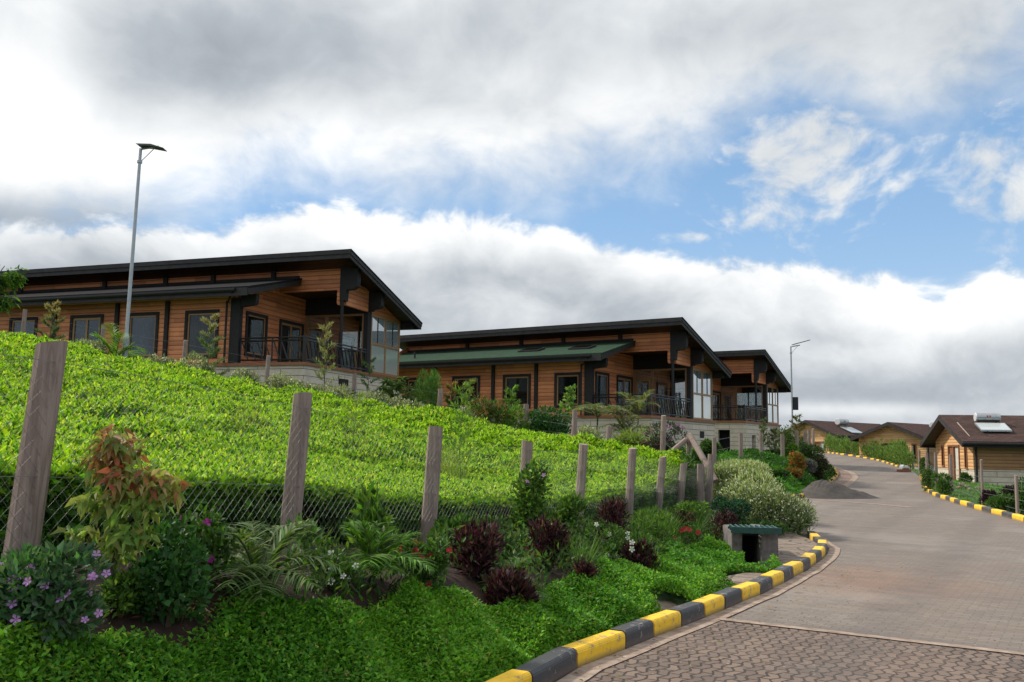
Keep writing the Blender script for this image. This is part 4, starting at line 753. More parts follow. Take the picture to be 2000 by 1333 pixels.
ok=(t<edge(s)+RNG.normal(0,.035,n))&(q[:,0]/q[:,1]>-.62)&(q[:,1]>2.6)&~bare&(RNG.uniform(0,1,n)<np.clip(6.5/q[:,1],.5,1)); q=q[ok];hk=hk[ok];t=t[ok];n=len(q)
ramp_=np.clip(t/.10,.35,1)*np.clip((edge(s[ok])-t)/.08,.3,1); zz=Tz(q[:,0],q[:,1])+hk*ramp_*RNG.uniform(.35,1.05,n)+.03
P=np.c_[q,zz]; patch=.5+.5*np.sin(q[:,0]*1.3+2)*np.sin(q[:,1]*1.1+.5)+RNG.normal(0,.25,n)
C=np.where((patch>.62)[:,None],pal([(.16,.38,.03),(.12,.31,.025),(.23,.43,.045),(.38,.40,.10)],n,.2,[.42,.36,.2,.02]),pal([(.085,.26,.022),(.065,.20,.02),(.12,.31,.028),(.26,.22,.06)],n,.2,[.4,.3,.28,.02]))
D=RNG.normal(0,.7,(n,3)); D[:,2]=np.abs(D[:,2])*.5+.25; D[:,1]-=.25
gc=leaves('ground_cover',P,D,rdir(n)*.6+np.array([.1,-.4,1.]),RNG.uniform(.018,.046,n)*np.clip(q[:,1]/9,1,1.6),RNG.uniform(.015,.024,n)*np.clip(q[:,1]/9,1,1.6),C); tag(gc,'low dense green creeping plant covering the bank above the kerb','ground cover',kind='stuff')
ps,pt=np.meshgrid(np.linspace(.02,.9,170),np.linspace(0,1,26)); Q=bank(ps,pt*edge(ps)); hk=.16+.10*np.sin(Q[...,0]*2.3+Q[...,1]*1.7)*np.sin(Q[...,1]*2.9)
Z=Tz(Q[...,0],Q[...,1])+np.where(np.minimum(pt,1-pt)<.04,-.05,hk*.35*np.sin(np.pi*pt)**.5); bar=((Q[...,0]-3.05)**2/.9+(Q[...,1]-11.2)**2/.8<1)|((Q[...,0]-1.62)**2/.12+(Q[...,1]-9.15)**2/.16<1); Z=np.where(bar,Z-.5,Z)
V=np.concatenate([Q,Z[...,None]],-1); i=np.arange(169)[None]+170*np.arange(25)[:,None]; F=np.stack([i,i+1,i+171,i+170],-1).reshape(-1,4)
m,N,b=newmat('creeper_stems'); o_=N.n('ShaderNodeTexCoord').outputs['Object']; N.put(b.inputs['Base Color'],N.ramp(N.noise(o_,14.,5,.7),[(.35,(.010,.022,.006)),(.65,(.03,.07,.012))])); M['gcbody']=m
gb=npmesh('ground_cover_stems',V.reshape(-1,3),F,np.arange(len(F))*4,m,smooth=True); tag(gb,'dark stems and runners under the creeping plant on the bank','ground cover',kind='stuff')
n=26000; s=RNG.uniform(.22,.93,n); t=RNG.uniform(0,1,n); lo=bank(s,np.full(n,.9)); FW=lerpc(np.array([(q[0]+.1,q[1]-.15,0) for q in FP[:9]]),200)
u_=np.clip((s-.22)/.70,0,1); up=np.stack([np.interp(u_,ss_,FW[:,k]) for k in range(2)],-1); q=lo*(1-t[:,None])+up*t[:,None]; ok=(np.sin(q[:,0]*5.1+q[:,1]*3.3)+np.sin(q[:,1]*5.7-q[:,0]*2)+RNG.normal(0,.5,n)>-.35)&(q[:,0]/q[:,1]>-.235)&((q[:,1]>9.)|(t<.55))&(segd(q[:,0],q[:,1],[(3.5,14.2),(3.48,13.3),(3.32,12.5)])>.35); q=q[ok]; n=len(q)
hk=.16+.14*np.sin(q[:,0]*6+1)*np.sin(q[:,1]*4.7); P=np.c_[q,Tz(q[:,0],q[:,1])+np.abs(hk)*RNG.uniform(.05,1.25,n)]; D=RNG.normal(0,.6,(n,3)); D[:,2]=np.abs(D[:,2])+.3
wd_=leaves('weeds',P,D,rdir(n)*.7+np.array([0,-.3,1.]),RNG.uniform(.05,.10,n),RNG.uniform(.014,.034,n),pal([(.05,.13,.02),(.08,.18,.03),(.03,.09,.015),(.12,.22,.04),(.10,.14,.05)],n,.22)); tag(wd_,'mixed green weeds between the flowers along the foot of the near fence','weeds',kind='stuff')
# bare soil litter
n=90; xs,ys=[],[]
for i in range(n):
    a=gp(RNG.uniform(200,440),RNG.uniform(1130,1215),3,9); xs.append(a[0]);ys.append(a[1])
xs=np.array(xs);ys=np.array(ys); lt=leaves('leaf_litter',np.c_[xs,ys,Tz(xs,ys)+.01],RNG.normal(0,1,(n,3))*[1,1,.15],rdir(n)*.3+np.array([0,0,1.]),.07,.04,pal([(.22,.12,.06),(.12,.06,.035),(.30,.18,.09)],n)); tag(lt,'dry brown leaves scattered on the dark soil under the coppery tree','leaf litter',kind='stuff')
n=150; ti=RNG.uniform(0,1,n); kq=lerpc(np.array([(p[0],p[1],0) for p in KN[3:18]]),300); q=kq[(ti*299).astype(int),:2]+np.c_[RNG.exponential(.35,n)+.05,-RNG.exponential(.25,n)]
rl=leaves('fallen_leaves',np.c_[q,Rz(q[:,1])+.022],RNG.normal(0,1,(n,3))*[1,1,.12],rdir(n)*.25+np.array([0,0,1.]),RNG.uniform(.025,.06,n),RNG.uniform(.012,.03,n),pal([(.25,.14,.06),(.12,.07,.04),(.33,.24,.10),(.14,.17,.05)],n)); tag(rl,'small fallen leaves scattered on the paving beside the left kerb','leaf litter',kind='stuff')
# pitched stone around the drain, inside the kerb bend
kb=[(p[0]-.16,p[1]+.05) for p in KN[12:22]]
sheet('stone_pitching',kb+[(5.45,18.2),(4.6,18.6),(4.2,16.5),(4.0,14.9),(3.78,13.9),(3.72,13.2),(3.55,12.6),(3.1,12.1),(2.5,11.4),(2.1,10.7)],M['pitch'],.07,.4,zf=lambda a,b: np.maximum(Tz(a,b)*.35,0)+.0)
pp=[(1.35,8.75),(1.65,8.85),(2.0,9.5),(1.85,9.8),(1.45,9.5)]; sheet('stone_pitching',pp,M['pitch'],.03,.2,zf=Tz)

# ------------------------------------------------------------------ drain headwall
d0=gpr(1483,1099); dx,dy=3.60,13.4
dr=empty('storm_drain',(dx,dy,.0),-.12,'open storm drain with a green grating on two rough concrete pillars, beside the kerb bend','drain')
m=MB(); m.prism([(0,-.5),(.27,-.5),(.265,.45),(.05,.46),(0,.40)],'y',0,1.5); m.obj('pillar',M['conc'],dr,.012)
m=MB(); m.prism([(-.45,-.5),(-.28,-.5),(-.27,.43),(-.30,.45),(-.44,.44)],'y',.22,1.5); m.obj('pillar',M['conc'],dr,.012)
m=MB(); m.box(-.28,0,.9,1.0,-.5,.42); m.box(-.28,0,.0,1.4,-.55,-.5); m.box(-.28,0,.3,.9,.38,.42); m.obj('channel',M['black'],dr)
m=MB()
for k in range(9): m.box(-.46+k*.085,-.425+k*.085,-.1,.42,.50,.53)
for y in (-.08,.15,.38): m.box(-.48,.28,y,y+.035,.465,.498)
m.box(-.50,.30,-.16,-.125,.45,.535); m.obj('grating',M['grate'],dr)

dr.scale=(.88,1,1)
# ------------------------------------------------------------------ sand heap and debris
hp=at(1606,944,33.5); cx_,cy_=hp[0],33.6
a=np.linspace(0,2*np.pi,72,endpoint=False); R_=np.linspace(0,1,26); A,Rr=np.meshgrid(a,R_); ext=np.where(np.cos(A)>0,1.0+1.05*np.cos(A)**2,1.05)*(1+.06*np.sin(5*A+1)+.04*np.sin(11*A)); X=cx_+np.cos(A)*Rr*ext*1.0; Y=cy_+np.sin(A)*Rr*1.05
hh=.66*(1-Rr**1.05)*(1+.09*np.sin(X*7)*np.sin(Y*6)+.05*np.sin(X*17+Y*13))+.03*np.sin(X*31)*np.sin(Y*27)*(1-Rr); Z=Rz(Y)+hh-.012; V=np.stack([X,Y,Z],-1).reshape(-1,3); nn=72
F=[(r*nn+i,r*nn+(i+1)%nn,(r+1)*nn+(i+1)%nn,(r+1)*nn+i) for r in range(25) for i in range(nn)]
hs=npmesh('sand_heap',V,np.array(F).ravel(),np.arange(len(F))*4,M['soilheap'],smooth=True); tag(hs,'long low heap of dark grey sand on the paving before the planted island','sand heap')
db=gpr(1768,922); dbz=float(Rz(db[1])); r=empty('rubble_pile',(db[0],db[1],dbz),.4,'small pile of brick and white sacking at the end of the hedge','rubble')
r.scale=(.42,.42,.42); m=MB(); m.box(-1.2,.7,-.5,.5,0,.35); m.box(-.6,.5,-.3,.5,.36,.55); m.obj('brick_stack',M['trim'],r,.03)
m=MB(); m.prism([(-.7,.36),(.8,.4),(.9,.6),(.3,.95),(-.1,.8),(-.3,1.1),(-.6,.8)],'y',-.2,.6); m.obj('white_sack',M['white'],r,.08)

# ------------------------------------------------------------------ street lamps
def lamp(px,pyb,Y,pyt,label,lean,armdir,box=False,rb=.09):
    zt=at(px,pyt,Y)[2]; x=at(px,pyb,Y)[0]; z=tz(x,Y)-.1; H=zt-z; r=empty('street_lamp',(x,Y,z),0,label,'street lamp','tall grey street lamps'); r.rotation_euler=(0,lean,0)
    m=MB(); m.tube((0,0,0),(0,0,1.3),rb,rb,12); m.tube((0,0,1.3),(0,0,1.42),rb,rb*.62,12); m.tube((0,0,1.42),(0,0,H-.1),rb*.62,rb*.5,12); m.obj('pole',M['steel'],r,smooth=False)
    a=armdir; m=MB(); m.tube((0,0,H-.12),(.55*a,-.05,H-.02 if box else H-.03),.03,.03,8); m.obj('arm',M['steel'],r)
    m=MB(); m.tube((0,0,H-.55),(0,0,H-.47),rb*.85,rb*.85,10); m.tube((.03*a,0,H-.5),(.42*a,0,H-.07),.012,.012,6); m.obj('brace',M['steel'],r)
    m=MB(); zz=H-.02
    if box: m.prism([(.1*a,zz),(1.15*a,zz+.30),(1.15*a,zz+.34),(.1*a,zz+.05)],'y',-.16,.16)
    else: m.prism([(-.1,zz+.03),(.35,zz+.03),(.74,zz-.08),(.74,zz-.10),(.3,zz-.03),(-.02,zz-.03)],'y',-.17,.17)
    m.obj('lamp_head',M['lamphead'],r,.006)
    if box: m=MB(); m.box(.05,.35,-.1,.1,H*.44,H*.55); m.obj('control_box',M['rail'],r,.01)
    return r
lamp(243,700,27,284,'tall leaning solar street lamp rising out of the tea field at left',.012,1)
lamp(1549,868,56,674,'street lamp with a small box on its pole beside the farthest timber house',-.004,1,True,.085)

# ------------------------------------------------------------------ fences
def post(par,x,y,z0,z1,ln,r0,r1,name='post',seed=0):
    rg=random.Random(seed); m=MB(); n=10; H=z1-z0+.3; k=6; vs=[]
    for j in range(k+1):
        t=j/k; rr=r0+(r1-r0)*t
        for i in range(n):
            a=2*math.pi*i/n; w_=1+.07*math.sin(2*a+seed)+rg.uniform(-.02,.02); vs.append((x+ln*H*t-ln*.3+math.cos(a)*rr*w_,y+math.sin(a)*rr*w_,z0-.3+H*t+(.012*math.cos(a+seed) if j==k else 0)))
    fs=[(j*n+i,j*n+(i+1)%n,(j+1)*n+(i+1)%n,(j+1)*n+i) for j in range(k) for i in range(n)]+[tuple(range(k*n,k*n+n))]; m.add(vs,fs)
    return m.obj(name,M['post'],par)
fn=empty('chain_link_fence',(0,0,0),0,'near chain link fence on thick timber posts between the tea and the flower bank','fence')
for i,(x,y,z0,z1,ln) in enumerate(FP): post(fn,x,y,z0,z1,ln,.078,.068,'post',i)
def fpt(s,z): # point on the fence's road side
    k=min(int(s),len(FP)-2); t=s-k; a=FP[k];b=FP[k+1]; zz=z; 
    bx=a[0]*(1-t)+b[0]*t; by=a[1]*(1-t)+b[1]*t; b0=a[2]*(1-t)+b[2]*t; l=a[4]*(1-t)+b[4]*t; return (bx+l*z+.035,by-.085,b0+z)
EXT=(FP[0][0]-(FP[1][0]-FP[0][0])*1.0,FP[0][1]-2.3,FP[0][2]+.08,FP[0][3]+.08,.05); FP.insert(0,EXT)
post(fn,*EXT[:4],.05,.078,.068,'post',40)
m=MB()
for z in (.06,.53,1.10):
    P=[fpt(s,z+.012*math.sin(s*3.1+z*9)) for s in np.linspace(0,len(FP)-1.001,60)]; m=MB().poly(P,.0022,4); m.obj('line_wire',M['wire'],fn)
VV=[];FF=[]
seglen=2.3; pitch=.075/seglen
for d in (1,-1):
    s=-1.0
    while s<len(FP):
        pts=[]
        for k in range(5):
            zz=.02+k*.27; s2=s+d*(zz*.95)/seglen*1.0
            if 0<=s2<=len(FP)-1.01: pts.append(np.array(fpt(s2,zz))+[0,.004*d,0])
        for a,b in zip(pts[:-1],pts[1:]):
            w_=.0009; i0=len(VV); 
            for p in (a,b): VV+= [p+[w_,0,w_],p+[-w_,0,-w_*.0],p+[0,-w_*1.4,0]]
            FF+= [(i0,i0+1,i0+4,i0+3),(i0+1,i0+2,i0+5,i0+4),(i0+2,i0,i0+3,i0+5)]
        s+=pitch
npmesh('mesh_netting',np.array(VV),np.array(FF).ravel(),np.arange(len(FF))*4,M['wire'],fn)
f2=empty('post_and_wire_fence',(0,0,0),0,'farther timber post and wire fence between the tea and the timber houses','fence')
for i,(x,y,z0,z1) in enumerate(GP): post(f2,x,y,z0,z1,.03,.075,.065,'post',i+20)
m=MB(); a=GP[-1]; m.tube((a[0]+.05,a[1]-.05,a[3]-.05),(a[0]+.42,a[1]-1.0,a[2]+.25),.07,.07,8); m.obj('strut',M['post'],f2)
m=MB(); m.tube((a[0]-.05,a[1]-.05,a[3]-.15),(a[0]-.85,a[1]-.5,a[2]+.55),.065,.065,8); m.obj('strut',M['post'],f2)
m=MB()
for z in (.15,.4,.65,.9,1.15):
    m=MB().poly([(q[0]+.04,q[1]-.08,q[2]+z+.02*math.sin(i*2+z*7)) for i,q in enumerate(GP)],.004,4); m.obj('line_wire',M['wire'],f2)
f3=empty('post_and_wire_fence',(0,0,0),0,'thin post and wire fence along the lawn in front of the nearest cottage at right','fence')
RP=[]
for px,pb,h in [(1977,1008,1.1),(1911,984,1.55),(1852,966,1.5),(1823,960,1.6),(1806,945,1.5),(1792,925,1.4),(1779,912,1.6)]:
    x,y=gpr(px,pb); RP.append((x+.15,y,tz(x,y),h))
RP.insert(0,(RP[0][0]-1.6,RP[0][1]-5,RP[0][2],1.1))
for i,(x,y,z,h) in enumerate(RP): post(f3,x,y,z,z+h,.0,.05 if i<3 else .07,.045 if i<3 else .065,'post',i+60)
m=MB()
for z in (.2,.45,.7,.95): m=MB().poly([(q[0],q[1]-.06,q[2]+z) for q in RP],.005,4); m.obj('line_wire',M['wire'],f3)
f4=empty('bank_fence',(0,0,0),0,'row of grey timber posts on the planted island in front of the farthest timber house','fence'); Q4=[]
for px,pt,Y in [(1395,872,36),(1447,868,37.5),(1486,858,39),(1528,848,41),(1556,842,44),(1572,842,47),(1580,840,50),(1588,838,54)]:
    p=at(px,pt,Y); z=tz(p[0],Y); Q4.append((p[0],Y,z)); post(f4,p[0],Y,z,max(p[2],z+1.2),.0,.09,.08,'post',px)
m=MB()
for z in (.3,.7,1.1): m=MB().poly([(q[0],q[1]-.1,q[2]+z) for q in Q4],.006,4); m.obj('line_wire',M['wire'],f4)

# ------------------------------------------------------------------ plants along the near bank
def at_(px,Y): return float(at(px,900,Y)[0])
def hpx(px,py,Y,x=None):
    x=at_(px,Y) if x is None else x; return max(.15,float(at(px,py,Y)[2])-tz(x,Y))
def B_(px,Y,top,rpx,name,label,cat,n,L,W,cols,**k):
    x=at_(px,Y); h=hpx(px,top,Y); return bush(name,label,cat,x,Y,rpx*Y/FPX,h,n,L,W,cols,**k)
B_(92,4.32,1078,100,'periwinkle_bush','bushy plant with mauve five petalled flowers at the foot of the nearest fence post','flowering shrub',3400,.055,.026,[(.05,.13,.05),(.07,.17,.06),(.11,.19,.11)],flowers=(46,.043,(.62,.34,.74),'mauve'),k=12,ry=.2)
ct=empty('coppery_tree',(at_(232,4.75),4.75,tz(at_(232,4.75),4.75)),0,'young tree with coppery top and green drooping leaves behind the mesh near the first post','young tree')
o3_=np.array(ct.location); LO=[]
for px,py,rx,rz,n,cs in [(222,862,30,32,120,0),(205,905,34,30,110,0),(250,885,28,38,90,0),(236,935,26,34,90,1),(300,935,36,26,110,0),(330,955,22,24,60,0),(185,975,34,22,60,2),(235,985,40,32,110,2),(290,985,34,26,70,2),(160,1035,40,16,40,2),(250,1040,55,28,110,2),(225,1075,40,22,70,2)]:
    c=at(px,py,4.75+RNG.uniform(-.08,.08))-o3_; k=4.75/FPX; P=c+rdir(n)*RNG.uniform(.1,1,(n,1))**.5*np.array([rx*k,.12,rz*k]); col=[[(.34,.17,.07),(.28,.28,.07),(.38,.15,.07),(.22,.32,.07),(.40,.33,.14),(.26,.33,.08)],[(.34,.10,.06),(.30,.22,.08),(.22,.30,.07)],[(.20,.33,.06),(.26,.36,.08),(.30,.32,.09),(.14,.26,.05)]][cs]; LO.append((P,pal(col,n,.16),n,(c,cs)))
P=np.concatenate([l[0] for l in LO]); C=np.concatenate([l[1] for l in LO]); n=len(P); D=RNG.normal(0,.55,(n,3))+np.array([0,-.25,-.55]); leaves('crown',P,D,rdir(n)*.6+np.array([0,-.8,.5]),RNG.uniform(.05,.10,n),RNG.uniform(.020,.036,n),C,ct,droop=.15)
m=MB(); m.poly([(0,0,-.1),(.01,0,.35),(-.02,.02,.7),(-.03,0,at(222,850,4.75)[2]-o3_[2])],[.014,.012,.009,.004],6)
for l in LO:
    c=l[3][0]; zb=max(.1,c[2]-.22); m.tube((0,0,zb),tuple(c),.005,.0025,5)
m.obj('trunk',M['stem'],ct)
B_(345,4.9,1020,62,'shrub','dark green leafy shrub between the coppery tree and the large palm','shrub',1500,.05,.034,[(.03,.10,.025),(.045,.13,.03)],ry=.2)
B_(405,5.3,1000,60,'bougainvillea','thin shrub with magenta blossoms left of the large palm','flowering shrub',900,.045,.028,G_MID,flowers=(12,.045,(.42,.03,.34),'magenta'),ry=.2)
palm('large low palm with pale arching fronds before the second fence post',at_(515,5.6),5.6,.7,16,.58,[(.09,.17,.04),(.13,.21,.07),(.07,.14,.03),(.18,.23,.10)],'low palms on the flower bank',z=tz(at_(515,5.6),5.6)+.0,wid=.014)
B_(660,6.1,1085,48,'white_periwinkle','small plant with white flowers between the two low palms','flowering shrub',900,.05,.022,G_MID,flowers=(13,.05,(.75,.76,.70),'white'),ry=.15)
palm('bright green low palm right of the white flowered plant',at_(738,6.5),6.5,.6,14,.52,[(.12,.28,.03),(.13,.26,.04),(.08,.17,.03)],'low palms on the flower bank',z=tz(at_(738,6.5),6.5)+.05,wid=.013)
B_(835,6.9,1055,42,'red_flower_shrub','shrub with bright red flower heads at the foot of the third fence post','flowering shrub',1500,.045,.024,G_MID,flowers=(12,.05,(.62,.02,.06),'red'),ry=.2)
PU=[(930,7.8,1030,48,'tall round dark purple shrub, leftmost of its kind, beside the red flowers'),(1002,7.5,1120,38,'low dark purple shrub spilling over the ground cover below the others'),(1072,9.1,1018,36,'upright dark purple shrub right of the spiky green palm'),(1190,11.8,974,29,'dark purple shrub standing highest, against the fence mesh'),(1246,10.4,1062,31,'round dark purple shrub low on the bank, rightmost of the near ones'),(1140,8.7,1105,20,'smallest dark purple plant, alone in the ground cover'),(1412,15.0,1005,26,'dark reddish shrub just left of the storm drain'),(1335,14.6,1000,18,'thin dark red stemmed shrub before the last near posts')]
for px,Y,tp,rp,lb in PU: B_(px,Y,tp,rp,'purple_shrub',lb,'purple shrub',int(380+rp*16),.085,.022,G_PURP,group='dark purple shrubs on the bank',ry=rp*Y/FPX*.7,upright=.7,k=16,jit=.35,stems=9)
palm('spiky green young palm between two dark purple shrubs',at_(1000,7.9),7.9,.5,10,.42,[(.08,.16,.04),(.12,.2,.05)],'low palms on the flower bank',wid=.014)
tuft('upright tuft of green blades right of the purple shrubs',at_(1140,9.6),9.6,.42,150,G_LITE+G_MID,group='grass tufts on the bank')
tuft('soft grass tuft at the foot of the seventh fence post',at_(1300,14.2),14.2,.55,200,G_MID+G_LITE,group='grass tufts on the bank')
tuft('soft grass tuft beside the small red flowers',at_(1352,14.9),14.9,.5,170,G_MID,group='grass tufts on the bank')
B_(1215,10.6,1030,52,'daisy_plant','sprawling plant dotted with small white flowers beside the round purple shrub','flowering shrub',1500,.06,.02,G_MID,flowers=(18,.06,(.8,.8,.74),'white'),ry=.3)
B_(1345,13.9,1020,26,'red_flower_plant','little plant with two red flower heads above the right end of the ground cover','flowering shrub',600,.05,.02,G_MID,flowers=(5,.09,(.5,.03,.05),'red'),ry=.2)
B_(1042,10.4,915,36,'climbing_plant','straggling leafy climber over the mesh at the fourth fence post','climber',2300,.07,.035,G_MID+G_LITE,ry=.25,k=14,flowers=(3,.05,(.6,.3,.6),'x'))
B_(1105,12.0,965,38,'leafy_shrub','light green leafy weeds at the foot of the fifth fence post','shrub',1900,.07,.03,G_MID+G_LITE,ry=.3,k=12)
B_(890,8.4,1015,40,'leafy_shrub','green leafy weeds with a few pink flowers behind the tall purple shrub','shrub',1700,.06,.03,G_MID,ry=.2,k=12,flowers=(6,.05,(.35,.08,.30),'pink'))
B_(980,9.0,1015,36,'leafy_shrub','grey green leafy weeds between the purple shrubs','shrub',1200,.06,.022,G_MID+G_GREY[:1],ry=.2,k=10)
B_(1275,13.4,1000,40,'feathery_shrub','feathery green plants under the sixth fence post','shrub',1600,.08,.014,G_LITE+G_MID,ry=.4,k=10,upright=.9)
B_(1350,16.3,985,26,'leafy_shrub','tall yellow green leafy plant before the eighth fence post','shrub',1900,.08,.035,G_LITE+G_MID,ry=.35,k=12)
B_(735,7.6,975,36,'vine_shoots','long bright green tea shoots hanging over the mesh behind the second low palm','climber',420,.13,.045,G_LITE+G_MID,ry=.15,k=10)
B_(255,4.75,1125,46,'leafy_shrub','light green low plant at the foot of the coppery tree','shrub',700,.045,.022,G_MID+G_LITE,ry=.15)
# the big pale flowering shrubs at the corner
B_(1440,21.6,902,72,'pale_shrub','large cream flecked shrub, left and taller of the two at the road corner','shrub',9000,.10,.022,G_GREY+[(.24,.32,.12)],wts=[.26,.08,.32,.02,.32],ry=.8,k=18,stems=8,flecks=(1300,.042,[(.72,.70,.60),(.6,.62,.48)]),upright=.8,tips=[(.50,.52,.36),(.30,.38,.15),(.24,.33,.12)],group='cream flecked corner shrubs')
B_(1495,18.2,928,80,'pale_shrub','large cream flecked shrub, lower and right of the two, above the storm drain','shrub',11000,.09,.02,G_GREY+[(.24,.32,.12)],wts=[.26,.08,.32,.02,.32],ry=.75,k=20,stems=8,flecks=(1900,.040,[(.75,.74,.64),(.62,.64,.5)]),upright=.8,tips=[(.50,.52,.36),(.30,.38,.15),(.24,.33,.12)],group='cream flecked corner shrubs')
B_(1558,18.8,992,20,'dark_shrub','small dark green bush at the right end of the cream flecked shrubs','shrub',1500,.07,.03,G_DARK,ry=.3)
B_(1420,17.4,972,34,'dark_shrub','small blue green bush in front of the taller cream flecked shrub','shrub',1700,.07,.035,[(.02,.07,.04),(.03,.09,.05)],ry=.35)
B_(1475,17.0,1018,60,'dark_shrub','dark low growth under the cream flecked shrubs','shrub',2600,.07,.03,G_DARK,ry=.5)
# in the tea
sapling('thin tall green weed standing in the tea between the third and fourth posts',at_(900,12.5),12.5,hpx(900,745,12.5),420,.11,.012,G_LITE,.10,cz0=.45,smat='gstem',stemr=.008)
sapling('feathery pale green seedling tree in the tea above the second post',at_(690,13),13,hpx(712,770,13)-.0,420,.09,.012,[(.2,.3,.05),(.28,.36,.08)],.22,cz0=.5,smat='gstem',stemr=.008)
B_(405,11.0,858,32,'dark_shrub','small dark sapling in the middle of the tea field','shrub',500,.09,.035,G_DARK+G_MID,ry=.2,z=tz(at_(405,11),11))
B_(470,11.5,800,60,'grassy_weeds','patch of yellowish grass blades coming up through the tea','weeds',900,.22,.008,[(.3,.34,.07),(.22,.3,.05)],ry=.5,upright=1.6,stems=1)
B_(880,13.4,862,42,'grassy_weeds','patch of yellow green blades in the tea beside the third post','weeds',800,.24,.008,[(.28,.34,.07),(.2,.3,.05)],ry=.5,upright=1.6,stems=1)

# ------------------------------------------------------------------ hedge row behind the tea
for i,(px,Y,tp,rp) in enumerate([(20,27,655,45),(95,26.9,668,40),(165,26.7,668,42),(300,26.5,690,40),(350,26.4,697,40),(385,26.3,706,26),(470,26.3,722,34),(545,26.2,735,30),(600,26,745,42),(650,25.9,755,38),(720,25.8,770,30),(790,25.6,782,40),(905,24.9,800,34),(1150,22.8,838,26)]):
    w_=['with its left part cut by the photo edge','left of the first pinkish conifer','under the window with two panes','right of the tall lamp','left of the slender feathery tree before the dark window','at the foot of the feathery tree before the dark window','left of the first porch post','below the corner of the porch','under the porch railing','below the vent of the stone base','beside the dark little conifer','left of the small green cypress','before the second house','before the stone base of the second house'][i]
    B_(px,Y,tp,rp,'white_flower_bush','low whitish flowered bush '+w_,'flowering shrub',2200,.11,.025,G_GREY+[(.06,.12,.04)],wts=[.25,.2,.2,.12,.23],ry=.5,k=10,upright=.8,flecks=(420,.06,[(.7,.7,.62)]),tips=[(.3,.33,.2),(.2,.25,.12)],group='white flecked bushes behind the tea')
def sp(px,Y,tp,label,n,L,W,cols,crown,**k): return sapling(label,at_(px,Y),Y,hpx(px,tp,Y),n,L,W,cols,crown,**k)
sp(82,27.5,592,'bushy young conifer with pinkish tips before the left end of the nearest house',1900,.13,.02,[(.10,.15,.07),(.16,.18,.09)],.26,tips=[(.42,.30,.16),(.3,.3,.12)],cz0=.1,group='feathery young trees behind the tea')
sp(397,27.0,615,'bushy young conifer with pale tips before the dark window nearest the porch',1900,.13,.02,[(.10,.18,.06),(.16,.22,.09)],.24,tips=[(.42,.34,.2),(.3,.3,.12)],cz0=.1,group='feathery young trees behind the tea')
palm('small bright green palm leaning right beside the tall lamp',at_(212,26.8),26.8,1,7,1.5,[(.12,.28,.03),(.18,.32,.04)],'palms behind the tea',z=tz(at_(212,26.8),26.8)+.5,wid=.03)
sp(628,26.5,628,'slender tall sapling before the porch railing of the nearest house',420,.16,.03,[(.14,.2,.07),(.24,.26,.1)],.14,cz0=.3,stemr=.022,tips=[(.3,.28,.14)])
sp(715,26.4,700,'little dark conifer at the right corner of the nearest house',1100,.09,.02,G_DARK+[(.09,.14,.08)],.26,cz0=.05)
B_(832,27.5,728,24,'cypress','compact green cypress before the hidden window of the second house','cypress',2600,.16,.02,[(.06,.14,.03),(.10,.2,.04)],ry=.4,k=10,upright=2.)
sp(768,26.6,745,'low palm like plant between the first two houses',500,.3,.02,[(.10,.18,.06),(.15,.22,.08)],.5,cz0=.2,droop=.5)
sp(878,27,748,'bushy orange tinged sapling left of the tall pale weed',800,.12,.03,G_MID,.22,tips=[(.26,.18,.06)],cz0=.1)
sp(915,25.2,742,'tall pale green feathery weed before the second house',700,.14,.02,[(.2,.3,.07),(.26,.32,.1)],.14,cz0=.1,smat='gstem')
sp(997,26,756,'loose green sapling under the middle window of the second house',420,.13,.045,G_LITE,.2,cz0=.25,smat='gstem')
sp(1100,25.5,752,'sapling with a tuft of light green leaves leaning right before the large window',260,.13,.07,[(.15,.28,.05),(.22,.34,.1)],.10,cz0=.55,lean=.12,smat='gstem')
B_(960,25.2,780,40,'leafy_shrub','green bushy growth with reddish twigs beside the post under the second house','shrub',2200,.11,.04,G_MID+[(.25,.13,.05)],ry=.5,k=12)
B_(1005,25,795,30,'leafy_shrub','small bright bush right of the reddish twigs','shrub',1400,.10,.04,G_LITE,ry=.4)
B_(1062,25.2,800,48,'dark_shrub','wide dark green bush under the large window of the second house','shrub',4200,.10,.05,[(.02,.07,.02),(.035,.11,.03),(.05,.14,.03)],ry=.7,k=14)
for px,Y,tp,st,nf,lb in [(1160,26.5,765,2.0,9,'tall thin palm with drooping crown at the left corner of the second porch'),(1215,26.0,800,.8,10,'bushy palm with weeping fronds before the stone base of the second house'),(1240,27.5,762,1.6,7,'palm arching to the right before the second porch railing')]:
    x=at_(px,Y); h=hpx(px,tp,Y); palm(lb,x,Y,1,nf,1.15,[(.13,.19,.07),(.18,.22,.09),(.09,.14,.05),(.26,.24,.12)],'palms behind the tea',stem=max(.3,h-.75),wid=.03,lean=.1)
B_(1240,24.5,845,42,'leafy_shrub','bright green and orange bush under the weeping palm','shrub',2800,.10,.045,G_LITE+G_MID,ry=.6,k=12,tips=[(.2,.28,.05)])
B_(1305,23.5,828,40,'flowering_shrub','bush with dark leaves and mauve pink flowers before the stone wall','flowering shrub',2600,.09,.04,[(.03,.07,.035),(.06,.10,.06),(.09,.05,.07)],flowers=(22,.12,(.30,.13,.28),'mauve'),ry=.5,k=12)
B_(1275,23.2,862,28,'dark_shrub','low dark reddish bush left of the mauve flowers','shrub',1200,.09,.04,[(.05,.06,.03),(.08,.04,.03)],ry=.4)
